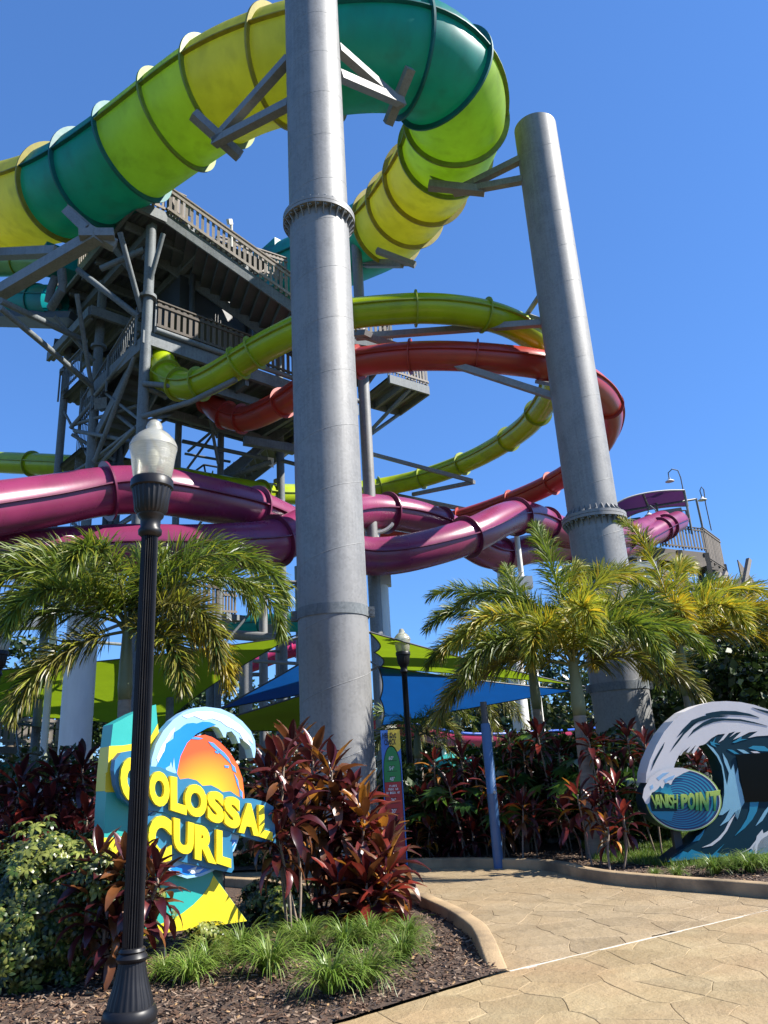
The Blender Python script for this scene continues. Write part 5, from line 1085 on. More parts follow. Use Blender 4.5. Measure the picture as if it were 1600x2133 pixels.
for a, b in (((1425, 1021, 46), (1442, 1112, 46.2)), ((1450, 1038, 48.5), (1466, 1110, 48.8)), ((1366, 1035, 47), (1371, 1080, 47))): k = MB(); k.rod(P(*a), P(*b), .07, 8); k.build('canopy_post', GALV, wt)
for lab, (px, py, d), pts in (('white dish lamp above the right end of the purple canopy', (1394, 996, 46), [(1394, 998), (1392, 985), (1400, 977), (1412, 980), (1418, 995), (1425, 1030), (1440, 1100)]), ('white dish lamp right of the purple canopy', (1462, 1035, 47), [(1462, 1035), (1458, 1022), (1461, 1014), (1466, 1020), (1470, 1050), (1482, 1105)]), ('white dish lamp under the purple canopy', (1351, 1067, 45), [(1351, 1067), (1349, 1058), (1354, 1053), (1365, 1062), (1372, 1080)])):
    barn_lamp(lab, P(px, py, d), .26, [P(x, y, d) for x, y in pts])
# stairs of the platform lower right
st = thing('timber_stairs', 'weathered timber stair tower with board sides right of the launch platform', 'stairs', tuple(P(1540, 1500, 44)*np.array([1, 1, 0])))
def boards(root, x0, x1, t0, t1, b0, b1, d0, d1, n, th=.06):
    for i in range(n):
        q = []
        for f in ((i+.06)/n, (i+.94)/n):
            jt = random.uniform(-1.2, 1.2); x = x0+(x1-x0)*f; d = d0+(d1-d0)*f; lo = P(x, b0+(b1-b0)*f+jt, d); q.append((lo, np.array([lo[0], lo[1], zat(lo, t0+(t1-t0)*f)])))
        a, b = q; k = MB(); k.prism([a[0], b[0], b[1], a[1]], unit(np.cross(b[0]-a[0], UZ))*th); k.build('board', WOODD, root)
boards(st, 1556, 1584, 1166, 1226, 1268, 1240, 45, 48, 8); boards(st, 1521, 1556, 1242, 1200, 1288, 1272, 44, 45, 8)
boards(st, 1446, 1521, 1240, 1244, 1290, 1290, 43, 44, 12)
for a, b in (((1546, 1240, 44), (1560, 1165, 45.4)), ((1484, 1235, 44), (1500, 1195, 45)), ((1496, 1235, 44), (1512, 1192, 45))): k = MB(); k.beam(P(*a), P(*b), .22, .25); k.build('stringer', WOOD, st)
for px in (1470, 1520, 1556, 1575):
    vp_ = P(px, 1262, 45); k = MB(); k.box((vp_[0], vp_[1], vp_[2]/2), .28, .28, vp_[2]); k.build('post', WOODD, st)
k = MB(); q = P(1500, 1272, 45); k.box(q, 3.2, 2.5, .3); k.build('deck', WOODD, st)
# timber bridge far right behind the wave sign
root = thing('timber_bridge', 'dark timber beam bridge behind the wave sign', 'bridge', tuple(P(1480, 1500, 26)*np.array([1, 1, 0])))
for py in (1455, 1466, 1477): k = MB(); k.beam(P(1395, py+2, 26), P(1700, py-14, 27), .3, .13); k.build('plank', WOODD, root)
for px in (1415, 1500, 1580): vpost(root, px, 1500, 1450, 26.4, .12, GALV2)
# ================================================================ PLANTS
def leafm(name, c, rough=.4, trans=.3, var=.25, vs=6, rand=.2, spec=.5, c2=None, c2s=8): return mat(name, c, rough=rough, var=var, vs=vs, trans=trans, rand=rand, spec=spec, c2=c2, c2s=c2s)
def npmesh(name, V, F3, F4, mats, mi=None, smooth=False):
    V = np.asarray(V, np.float32).reshape(-1, 3); F3 = np.asarray(F3, np.int32).reshape(-1, 3); F4 = np.asarray(F4, np.int32).reshape(-1, 4)
    me = bpy.data.meshes.new(name); me.vertices.add(len(V)); me.vertices.foreach_set('co', V.ravel())
    nl = F4.size+F3.size; me.loops.add(nl); me.loops.foreach_set('vertex_index', np.concatenate([F4.ravel(), F3.ravel()]))
    npoly = len(F4)+len(F3); me.polygons.add(npoly)
    st = np.concatenate([np.arange(len(F4))*4, F4.size+np.arange(len(F3))*3]).astype(np.int32); me.polygons.foreach_set('loop_start', st)
    for m in (mats if isinstance(mats, (list, tuple)) else [mats]): me.materials.append(m)
    if mi is not None: me.polygons.foreach_set('material_index', np.asarray(mi, np.int32))
    if smooth: me.polygons.foreach_set('use_smooth', np.ones(npoly, bool))
    me.update(calc_edges=True); me.validate()
    return me
def part(me, name, parent, kind=None):
    o = bpy.data.objects.new(name, me); col.objects.link(o); o.parent = parent; WL[o] = WL[parent]
    if kind: o['kind'] = kind
    return o
NR = np.random.default_rng(5)
def nrm(a): return a/np.maximum(np.linalg.norm(a, axis=-1, keepdims=True), 1e-9)

# ---------------------------------------------------------------- palms
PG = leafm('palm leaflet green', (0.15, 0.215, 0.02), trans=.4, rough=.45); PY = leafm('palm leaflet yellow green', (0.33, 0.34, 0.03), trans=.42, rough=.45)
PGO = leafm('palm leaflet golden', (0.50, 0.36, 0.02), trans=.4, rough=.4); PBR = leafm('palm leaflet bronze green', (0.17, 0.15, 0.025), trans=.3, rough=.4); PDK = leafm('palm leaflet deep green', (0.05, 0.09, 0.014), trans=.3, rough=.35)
RACH = mat('palm rachis', (0.13, 0.14, 0.04), rough=.5, var=.2); TRK = mat('ringed palm trunk', (0.27, 0.235, 0.19), rough=.85, var=.25, vs=3, bump=.3, bs=20, stretch=(2, 2, 9)); SHAFT = mat('palm crownshaft', (0.17, 0.20, 0.10), rough=.5, var=.2, vs=2)
def frond(base, az, el, L, droop, lmax=.42, n=250, wid=.021, tw=0.0, bush=1.0):
    az, el, droop = rad(az), rad(el), rad(droop); k = 26; pts = [np.array(base, float)]; T_ = []
    for i in range(k):
        t = i/k; e = el-droop*t**1.35; a = az+tw*t; d = np.array([math.cos(a)*math.cos(e), math.sin(a)*math.cos(e), math.sin(e)]); T_.append(d); pts.append(pts[-1]+d*L/k)
    pts = np.array(pts); T_.append(T_[-1]); T_ = np.array(T_)
    t = np.sort(NR.uniform(.10, 1.0, n)); idx = np.minimum((t*k).astype(int), k-1); fr_ = (t*k-idx)[:, None]
    p = pts[idx]*(1-fr_)+pts[idx+1]*fr_; tt = nrm(T_[idx]); side = nrm(np.cross(tt, [0, 0, 1.0])+1e-6); up = np.cross(side, tt)
    ph = NR.uniform(0, 2*math.pi, n); ph = ph-0.35*np.sin(2*ph)*0+0
    fwd = rad(70)-rad(38)*t+NR.normal(0, .12, n)
    out = side*np.cos(ph)[:, None]+up*(np.sin(ph)*.85+.15)[:, None]
    d = nrm(tt*np.cos(fwd)[:, None]+out*np.sin(fwd)[:, None])
    prof = np.clip(np.sin(math.pi*np.clip((t+.12)/1.2, 0, 1))**.55, .35, 1)
    l = (lmax*prof*NR.uniform(.8, 1.1, n))[:, None]*bush; w = (wid*NR.uniform(.7, 1.15, n))[:, None]
    wv = nrm(np.cross(d, NR.normal(0, 1, (n, 3))*.6+tt)); g = np.array([0, 0, -1.0])
    m1 = p+d*l*.45+g*l*.03; m2 = p+d*l*.8+g*l*.10; tip = p+nrm(d+g*.12)*l+g*l*.12
    V = np.stack([p-wv*w*.25, p+wv*w*.25, m1-wv*w*.5, m1+wv*w*.5, m2-wv*w*.32, m2+wv*w*.32, tip], 1).reshape(-1, 3)
    o = (np.arange(n)*7)[:, None]
    F4 = np.concatenate([o+[0, 1, 3, 2], o+[2, 3, 5, 4]]); F3 = o+[4, 5, 6]
    # rachis
    r0 = len(V); ring = 5; RV = []
    for i in range(0, k+1):
        s = nrm(np.cross(T_[i], [0, 0, 1.0])); u = np.cross(s, T_[i]); rr = .02*(1-i/k)+.004
        for j in range(ring): a = 2*math.pi*j/ring; RV.append(pts[i]+s*rr*math.cos(a)+u*rr*math.sin(a))
    RF = [(r0+i*ring+j, r0+i*ring+(j+1) % ring, r0+(i+1)*ring+(j+1) % ring, r0+(i+1)*ring+j) for i in range(k) for j in range(ring)]
    return np.concatenate([V, np.array(RV)]), F3, np.concatenate([F4, np.array(RF)]), len(F4), len(RF)
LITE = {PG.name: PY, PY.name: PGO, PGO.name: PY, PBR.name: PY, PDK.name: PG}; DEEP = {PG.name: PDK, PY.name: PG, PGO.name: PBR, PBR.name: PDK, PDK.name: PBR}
def palm(label, crown, base_xy, r, fronds, lmax=.42, n=250, group='foxtail palms'):
    crown = np.array(crown, float); b = np.array([base_xy[0], base_xy[1], 0.]); root = thing('palm_tree', label, 'palm', tuple(b), group)
    H = crown[2]-.05; v = []; m = MB(); prof = []; nz = int(H*.72/.035)
    for i in range(nz+1):
        z = H*.72*i/nz; rr = r*(1.25-.4*min(1, z/(H*.5))) * (1-.035*((i % 2) == 0)); prof.append((rr, z))
    def lean(z): return b+(crown-b)*(z/crown[2])*np.array([1, 1, 0])+UZ*z
    vv = []; nn = 18
    for rr, z in prof:
        c = lean(z); vv += [c+np.array([rr*math.cos(2*math.pi*j/nn), rr*math.sin(2*math.pi*j/nn), 0]) for j in range(nn)]
    m.add(vv, [(i*nn+j, i*nn+(j+1) % nn, (i+1)*nn+(j+1) % nn, (i+1)*nn+j) for i in range(len(prof)-1) for j in range(nn)]); m.build('trunk', TRK, root, smooth=60)
    z0 = prof[-1][1]; m = MB(); m.tube([lean(z0), lean(z0+(H-z0)*.2), lean(z0+(H-z0)*.5), lean(H), lean(H+.15)], [r*.83, r*.95, r*.85, r*.6, r*.3], 16); m.build('crownshaft', SHAFT, root, smooth=True)
    for az, el, L, dr, mt in fronds:
        d = np.array([math.cos(rad(az)), math.sin(rad(az)), 0]); V, F3, F4, n4, nr = frond(crown+d*r*.4+UZ*random.uniform(-.12, .08), az, el, L, dr, lmax, n, tw=random.uniform(-.25, .25))
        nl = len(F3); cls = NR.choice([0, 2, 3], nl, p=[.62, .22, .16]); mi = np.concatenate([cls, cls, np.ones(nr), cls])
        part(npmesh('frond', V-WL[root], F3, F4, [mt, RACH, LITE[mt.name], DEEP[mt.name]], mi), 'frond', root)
    return root
lc = AtY(266, 1300, 10.3); palm('dark green foxtail palm behind the left lamp post', lc, AtY(262, 1490, 10.3)[:2], .10,
     [(178, 79, 2.9, 160, PG), (190, 66, 2.9, 150, PG), (170, 48, 2.7, 120, PY), (205, 55, 2.6, 145, PG), (185, 22, 2.6, 88, PDK), (20, 78, 2.8, 155, PG), (4, 66, 2.9, 150, PG), (-8, 52, 2.8, 145, PG), (38, 66, 2.7, 140, PG), (-25, 22, 2.0, 115, PBR), (-12, 8, 1.9, 100, PGO), (-40, 0, 1.7, 85, PBR), (270, 72, 2.2, 140, PG), (235, 45, 2.1, 125, PG), (95, 82, 2.5, 110, PG), (140, 60, 2.4, 130, PG), (210, -12, 1.8, 72, PBR), (70, 50, 2.3, 120, PG)], lmax=.44, n=560)
c1 = AtY(1194, 1375, 12.0); palm('foxtail palm with the thickest trunk in front of the right column', c1, AtY(1222, 1640, 12.0)[:2], .115,
     [(182, 60, 2.2, 130, PY), (176, 16, 2.5, 88, PBR), (190, 42, 2.1, 120, PG), (100, 86, 2.9, 55, PG), (70, 80, 2.8, 80, PY), (12, 66, 2.5, 120, PG), (0, 44, 2.3, 108, PG), (-10, 18, 2.1, 98, PBR), (268, 62, 2.0, 130, PY), (300, 38, 2.0, 120, PG), (235, 48, 1.9, 130, PY), (150, 72, 2.6, 100, PG), (28, 76, 2.8, 105, PY)], lmax=.45, n=560)
c2 = AtY(1106, 1370, 14.6); palm('foxtail palm left of the thickest trunked one, by the sail tip', c2, AtY(1130, 1560, 14.6)[:2], .105,
     [(180, 66, 2.4, 122, PG), (172, 42, 2.2, 100, PG), (195, 52, 2.1, 118, PY), (100, 84, 2.9, 70, PG), (155, 78, 2.9, 100, PG), (20, 70, 2.6, 115, PG), (-5, 44, 2.4, 112, PY), (260, 60, 2.4, 125, PG), (225, 30, 2.3, 105, PBR), (300, 40, 2.1, 112, PG), (60, 66, 2.5, 110, PG), (185, 8, 1.8, 75, PBR)], lmax=.45, n=500)
c3 = AtY(1412, 1335, 13.6); palm('yellowing foxtail palm behind the white wave sign', c3, AtY(1440, 1480, 13.6)[:2], .105,
     [(95, 86, 2.9, 50, PY), (55, 78, 2.9, 95, PY), (140, 78, 2.8, 90, PG), (12, 60, 2.8, 115, PY), (0, 34, 2.9, 98, PGO), (-15, 45, 2.5, 118, PY), (172, 60, 2.4, 125, PY), (200, 35, 2.0, 118, PGO), (250, 55, 1.8, 140, PGO), (225, 10, 1.7, 90, PGO), (290, 50, 2.0, 125, PY), (30, 70, 2.7, 110, PG), (340, 16, 2.4, 92, PGO)], lmax=.45, n=540)
for px, py, Y, lab in ((948, 1455, 24, 'small drooping palm under the blue sail, left one'), (1012, 1450, 25, 'small drooping palm under the blue sail, right one'), (868, 1525, 22, 'small drooping palm beside the second lamp post')):
    cc = AtY(px, py, Y); palm(lab, cc, cc[:2], .13, [(a+random.uniform(-15, 15), e, random.uniform(1.7, 2.2), d, m_) for a, e, d, m_ in ((0, 60, 150, PG), (45, 40, 130, PBR), (90, 70, 130, PG), (135, 40, 130, PG), (180, 55, 150, PG), (225, 20, 110, PBR), (270, 30, 120, PG), (315, 10, 100, PBR), (300, 60, 150, PG), (200, -20, 60, PBR), (340, -25, 60, PBR))], n=150, group='small palms under the blue sail')
for px, py, Y, lab in ((1540, 1395, 17, 'dark green palm behind the right edge of the wave sign'), (1350, 1330, 21, 'dark palm with bare trunk between the right palms')):
    cc = AtY(px, py, Y); palm(lab, cc, cc[:2], .13, [(a+random.uniform(-15, 15), e, random.uniform(2.0, 2.5), d, PDK) for a, e, d in ((0, 50, 130), (45, 60, 130), (90, 70, 120), (135, 50, 130), (180, 45, 130), (225, 30, 110), (270, 40, 120), (315, 20, 100))], n=180, group='dark palms at the right')

# ---------------------------------------------------------------- broadleaf trees and shrubs made of leaf faces
def leafcloud(n, cen, rad3, size, clumps=26, flat=.0, seed=0, hollow=.35):
    r = np.random.default_rng(seed); c = nrm(r.normal(0, 1, (clumps, 3)))*(r.uniform(hollow, 1, (clumps, 1))**.6); cr = r.uniform(.22, .42, clumps)
    k = r.integers(0, clumps, n); off = nrm(r.normal(0, 1, (n, 3)))*(r.uniform(.3, 1, (n, 1))**.5)*cr[k][:, None]
    p = np.array(cen)+(c[k]+off)*np.array(rad3)
    out = nrm(off+r.normal(0, .5, (n, 3))+np.array([0, 0, .35])); a = nrm(np.cross(out, r.normal(0, 1, (n, 3)))); b = np.cross(out, a)
    s = (size*r.uniform(.6, 1.25, n))[:, None]
    V = np.stack([p-a*s*.5, p-b*s*.28+out*s*.05, p+a*s*.5, p+b*s*.28+out*s*.05], 1).reshape(-1, 3)
    return V, (np.arange(n)*4)[:, None]+[0, 1, 2, 3]
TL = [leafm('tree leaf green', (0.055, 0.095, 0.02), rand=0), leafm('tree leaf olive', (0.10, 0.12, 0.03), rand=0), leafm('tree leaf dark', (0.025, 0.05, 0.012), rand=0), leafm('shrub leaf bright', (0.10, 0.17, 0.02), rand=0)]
BARK = mat('tree bark', (0.12, 0.095, 0.07), rough=.9, var=.3, vs=4, bump=.4, bs=15)
def tree(label, xy, H, cen_z, r3, n, size, m, name='tree', cat='tree', group=None, clumps=26, seed=0, trunk=True):
    root = thing(name, label, cat, (xy[0], xy[1], 0), group); V, F = leafcloud(n, (0, 0, cen_z), r3, size, clumps, seed=seed)
    ms = m if isinstance(m, list) else [m]; mi = np.random.default_rng(seed).integers(0, len(ms), len(F))
    part(npmesh('crown', V, [], F, ms, mi), 'crown' if trunk else 'foliage', root)
    if trunk:
        k = MB(); k.tube([(xy[0], xy[1], 0), (xy[0]+.1, xy[1], cen_z*.5), (xy[0], xy[1]+.1, cen_z)], [H*.03, H*.022, H*.012], 10)
        for j in range(5):
            a = 2*math.pi*j/5+seed; z = cen_z*.55+.08*j*cen_z*.5; k.tube([(xy[0], xy[1], z), (xy[0]+math.cos(a)*r3[0]*.6, xy[1]+math.sin(a)*r3[1]*.6, z+r3[2]*.6)], [H*.012, H*.005], 6)
        k.build('trunk', BARK, root, smooth=60)
    return root
bgl = [(825, 1560, 50, 5.2, 5, 2), (905, 1490, 46, 6.0, 4, 0), (985, 1475, 52, 6.5, 5, 1), (1060, 1500, 48, 5.5, 4, 0), (1130, 1470, 44, 7, 5, 2), (1205, 1455, 46, 7.5, 5, 0), (1265, 1480, 40, 6, 4.5, 1)]
names = ['small dark tree far behind the height check board', 'green tree far behind the second lamp post', 'olive tree far behind the blue sail post', 'green tree far behind the white column', 'dark tree far behind the right palms, left one', 'tall green tree far behind the right palms', 'olive tree far behind the right column']
for i, (px, py, Y, H, r, mi) in enumerate(bgl):
    q = AtY(px, py, Y); tree(names[i], q[:2], H, max(2.2, q[2]-r*.3), (r*.95, r*.8, r*.75), 3600, .42, [TL[mi], TL[(mi+1) % 3]], group='trees at the far edge', seed=i+1)
for i, (px, py, Y, r, lab) in enumerate(((1500, 1420, 21, 2.3, 'dark dense tree behind the wave sign, left one'), (1590, 1400, 19, 2.6, 'dark dense tree cut by the right edge behind the wave sign'), (1655, 1440, 16, 2.0, 'dark tree beyond the right edge of the wave sign'), (1370, 1440, 24, 2.0, 'dark tree behind the base of the right column'))):
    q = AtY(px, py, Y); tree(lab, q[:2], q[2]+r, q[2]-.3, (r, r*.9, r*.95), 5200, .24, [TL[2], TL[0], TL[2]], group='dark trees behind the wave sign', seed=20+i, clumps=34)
for i, (px, py, Y, r, lab) in enumerate(((30, 1360, 34, 3, 'green tree far behind the left palm fronds'), (120, 1420, 36, 3, 'tree far behind the fat white column'), (300, 1460, 36, 3.4, 'tree far behind the left palm trunk'), (430, 1480, 38, 3.2, 'tree far behind the pipe frame, left one'), (560, 1490, 38, 3.4, 'tree far behind the pipe frame, right one'), (700, 1520, 44, 3.5, 'tree far behind the thick column'))):
    q = AtY(px, py+60, Y); tree(lab, q[:2], q[2]+r, max(1.6, q[2]), (r, r*.8, r*.8), 3000, .32, [TL[0], TL[2]], group='trees at the far left', seed=40+i)
SH = [(880, 1690, 14.2, .8), (945, 1680, 14.6, .9), (1010, 1670, 14.8, .95), (1075, 1650, 15.0, 1.0), (1140, 1630, 15.2, 1.05), (1205, 1640, 14.4, 1.0), (1262, 1630, 14.0, 1.0), (1315, 1650, 13.4, .9), (860, 1760, 13.6, .55)]
for i, (px, py, Y, r) in enumerate(SH):
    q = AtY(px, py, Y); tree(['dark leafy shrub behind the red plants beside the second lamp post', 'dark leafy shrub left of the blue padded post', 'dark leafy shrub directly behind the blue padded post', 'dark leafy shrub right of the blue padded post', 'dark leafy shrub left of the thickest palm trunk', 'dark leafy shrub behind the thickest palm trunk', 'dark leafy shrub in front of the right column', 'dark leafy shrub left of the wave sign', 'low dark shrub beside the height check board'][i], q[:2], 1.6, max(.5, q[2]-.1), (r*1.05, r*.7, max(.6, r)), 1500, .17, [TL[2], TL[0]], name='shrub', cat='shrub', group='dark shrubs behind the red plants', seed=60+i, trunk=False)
for i, (px, py, Y, r, lab) in enumerate(((20, 1690, 13.5, 1.0, 'dark shrub behind the red plants at the left edge'), (110, 1690, 13.8, 1.0, 'dark shrub below the fat white column'), (300, 1700, 13.5, 1.0, 'dark shrub behind the yellow and turquoise sign'), (560, 1690, 14.2, .9, 'dark shrub left of the thick column base'), (660, 1720, 14.8, .8, 'dark shrub at the thick column base'), (460, 1700, 14.0, 1.0, 'dark shrub behind the orange sun of the sign'))):
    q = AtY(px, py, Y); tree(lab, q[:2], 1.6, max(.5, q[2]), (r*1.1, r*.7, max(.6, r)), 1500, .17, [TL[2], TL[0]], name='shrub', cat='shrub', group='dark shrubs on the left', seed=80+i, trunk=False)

# ---------------------------------------------------------------- ti plants (each leaf a part)
TIM = [leafm('ti leaf burgundy', (0.060, 0.012, 0.016), rough=.28, trans=.16, rand=.35), leafm('ti leaf maroon', (0.105, 0.018, 0.018), rough=.28, trans=.2, rand=.35), leafm('ti leaf red', (0.20, 0.028, 0.018), rough=.3, trans=.3, rand=.3),
       leafm('ti leaf bronze', (0.15, 0.055, 0.018), rough=.3, trans=.25, rand=.3), leafm('ti leaf orange', (0.42, 0.17, 0.02), rough=.35, trans=.3, rand=.25), leafm('ti leaf dusky', (0.035, 0.012, 0.014), rough=.3, trans=.1, rand=.3)]
STEM = mat('ti stem', (0.24, 0.18, 0.13), rough=.8, var=.3, vs=12, stretch=(1, 1, 6))
def ti_leaf(bend, fold, L=.40, W=.098):
    rows = [(0, .12), (.12, .16), (.28, .62), (.45, .95), (.62, 1.0), (.78, .78), (.91, .4), (1.0, .03)]; V = []; F = []
    x = z = 0; a = 0; pt = 0
    for i, (t, w) in enumerate(rows):
        ds = (t-pt)*L; a = -bend*t**1.4; x += ds*math.cos(a); z += ds*math.sin(a); pt = t; hw = W/2*w
        wav = .006*math.sin(i*2.1+bend*3)
        V += [(x, -hw, z+hw*fold+wav), (x, 0, z), (x, hw, z+hw*fold-wav)]
    for i in range(len(rows)-1):
        for j in (0, 1): F.append((i*3+j, i*3+j+1, i*3+3+j+1, i*3+3+j))
    return V, F
TIL = {}
for bi, bend in enumerate((.35, .8, 1.3)):
    V, F = ti_leaf(bend, .5)
    for mi, m in enumerate(TIM): TIL[(bi, mi)] = npmesh('leaf', V, [], F, m, smooth=True)
def ti_plant(label, base, heads, size=1.0, pal=(0, 1, 1, 2, 3), nleaf=20, group='red leaved ti plants', rs_=random.Random(1)):
    base = np.array(base, float); root = thing('ti_plant', label, 'plant', tuple(base), group)
    for hd in heads:
        hd = np.array(hd, float); b0 = base+np.array([rs_.uniform(-.09, .09), rs_.uniform(-.09, .09), 0]); mid = b0*.5+hd*.5+np.array([rs_.uniform(-.05, .05), rs_.uniform(-.05, .05), 0])
        k = MB(); k.tube(spline([b0, mid, hd, hd+UZ*.1*size], 4), [.013]*13, 6); k.build('stem', STEM, root, smooth=True)
        a0 = rs_.uniform(0, 6.28); nl = int(nleaf*rs_.uniform(.85, 1.15))
        for i in range(nl):
            t = i/nl; az = a0+i*2.4+rs_.uniform(-.25, .25); el = rad(-25+98*t**.9)+rs_.uniform(-.2, .2); sc = size*(.72+.38*math.sin(math.pi*(.25+.6*t)))*rs_.uniform(.85, 1.12)
            p = hd+UZ*((t-.62)*.34*size); d = np.array([math.cos(az)*math.cos(el), math.sin(az)*math.cos(el), math.sin(el)])
            s = np.array([-math.sin(az), math.cos(az), 0]); tw = rs_.uniform(-.45, .45); u = np.cross(d, s); s2 = s*math.cos(tw)+u*math.sin(tw); u2 = np.cross(d, s2)
            mi = rs_.choice(pal); bi = 2 if t < .35 else (1 if t < .7 else 0)
            inst(TIL[(bi, mi)], 'leaf', root, mat4(d, s2, u2, p+d*.01, sc))
    return root
RT = random.Random(21)
def heads(base, pxs, dj=.25): return [AtY(x, y, base[1]+RT.uniform(-dj, dj)) for x, y in pxs]
LTI = [('tall burgundy ti plant right beside the orange sun of the sign', (612, 1888), [(572, 1608), (612, 1575), (640, 1640), (556, 1690), (600, 1735)], (0, 0, 1, 1, 3, 3, 4)),
       ('tallest burgundy ti plant in front of the thick column', (660, 1905), [(652, 1600), (690, 1625), (664, 1705), (640, 1760), (705, 1690)], (0, 0, 1, 3, 3, 4)),
       ('burgundy ti plant left of the height check board', (735, 1902), [(735, 1688), (758, 1722), (722, 1765), (690, 1785)], (0, 1, 1, 2, 3, 4)),
       ('bronze ti plant hiding the foot of the height check board', (775, 1902), [(784, 1765), (806, 1795), (772, 1808), (752, 1830)], (0, 1, 3, 3, 4, 2)),
       ('low orange tinged ti plant at the bed corner', (790, 1920), [(806, 1842), (786, 1868), (764, 1858)], (1, 3, 4, 2, 0)),
       ('small ti plant between the stems left of the kerb', (706, 1925), [(705, 1868), (730, 1880)], (0, 1, 2))]
for lab, bpx, hp, pal in LTI:
    b = G(*bpx, .03); ti_plant(lab, b, heads(b, hp), 1.0, pal, 28, 'ti plants in the front bed', RT)
b = np.array([bd.at(588, 1720, 0)[0]+.12, bd.at(575, 1720, 0)[1]-.05, .03]); ti_plant('dark burgundy ti plant covering the last letters of the yellow sign', b, [AtY(x, y, b[1]+RT.uniform(-.1, .1)) for x, y in ((556, 1640), (590, 1610), (566, 1712), (606, 1690), (584, 1760))], .85, (0, 0, 1, 1, 3), 24, 'ti plants in the front bed', RT)
b = G(232, 2046, .03); ti_plant('burgundy ti plant in front of the yellow and turquoise sign', b, heads(b, [(205, 1815), (262, 1822), (232, 1870), (292, 1895), (240, 1945), (185, 1895), (300, 1835), (325, 1850)], .15), .72, (0, 1, 1, 3, 0, 3), 26, 'ti plants in the front bed', RT)
for lab, bpx, hp in (('dark ti plant at the left edge above the variegated bush', (20, 1800), [(40, 1650), (8, 1700), (70, 1690)]), ('dark ti plant below the fat white column', (110, 1800), [(120, 1625), (100, 1700), (150, 1660)]), ('dark ti plant left of the turquoise sign edge', (185, 1810), [(172, 1612), (205, 1660), (180, 1720)]), ('dark ti plant in the shade above the strap leaves', (140, 1830), [(130, 1745), (90, 1760), (170, 1770)]), ('dark ti plant low at the left edge', (40, 1840), [(30, 1760), (60, 1740)])):
    b = np.array([AtY(bpx[0], bpx[1], 9.8)[0], 9.8, .03]); ti_plant(lab, b, heads(b, hp), .95, (5, 0, 0, 1, 1, 2), 26, 'ti plants at the left edge', RT)
RTI = [((905, 1600), (880, 1672)), ((962, 1588),), ((938, 1650),), ((895, 1730), (870, 1760)), ((990, 1615), (1000, 1700)), ((1062, 1548),), ((1092, 1575), (1070, 1640)), ((1122, 1540),), ((1165, 1570), (1150, 1628)), ((1090, 1690),), ((1112, 1705),), ((1180, 1700),), ((1205, 1668),), ((1240, 1690), (1256, 1650)), ((1283, 1650),), ((1258, 1560),), ((1228, 1548),), ((1308, 1545),), ((1052, 1725), (1040, 1690)), ((985, 1742), (960, 1720)), ((1300, 1712),), ((1268, 1735),), ((1345, 1560),), ((1455, 1605), (1478, 1592)), ((1020, 1640),), ((920, 1760), (945, 1750))]
RLAB = ['behind the height check board, under the second lamp post', 'with two loose heads behind the turquoise parasol line', 'in the middle of the group left of the blue post', 'low beside the foot of the second lamp post', 'just left of the blue padded post', 'just right of the top of the blue padded post', 'with two heads right of the blue padded post', 'standing tall under the left palm trunk', 'with two heads left of the thickest palm trunk', 'at mid height right of the blue padded post', 'leaning beside the thickest palm trunk, left side', 'at the foot of the thickest palm trunk, left side', 'across the thickest palm trunk', 'with two heads right of the thickest palm trunk', 'between the thickest palm trunk and the wave sign', 'with a pale stem before the right column', 'standing tall right of the thickest palm trunk', 'standing tall left of the wave sign crest', 'low with two heads right of the blue padded post', 'low with two heads left of the blue padded post', 'low before the lawn beside the wave sign', 'lowest beside the right kerb', 'half behind the left edge of the wave sign', 'seen through the hole of the wave sign', 'directly behind the blue padded post', 'low between the lamp post and the blue padded post']
kx = [835, 981, 1150, 1206, 1290, 1403, 1516]; ky = [12.44, 12.02, 11.18, 10.44, 9.73, 9.19, 8.74]
for i, hp in enumerate(RTI):
    Y = float(np.interp(hp[0][0], kx, ky))+RT.uniform(.45, 1.4)+(.9 if hp[0][1] < 1600 else 0)
    if i == 23: Y = 12.0
    if 985 <= hp[0][0] <= 1075: Y = max(Y, 12.5)
    q = AtY(hp[0][0]+RT.uniform(-4, 10), hp[0][1], Y); b = np.array([q[0]+RT.uniform(-.1, .15), Y, .03])
    ti_plant('red ti plant '+RLAB[i], b, [AtY(x, y, Y+RT.uniform(-.15, .15)) for x, y in hp], .78*RT.uniform(.82, 1.12), (0, 1, 1, 2, 1, 0) if i % 3 else (1, 2, 0, 4, 3), 21, 'ti plants along the right kerb', RT)

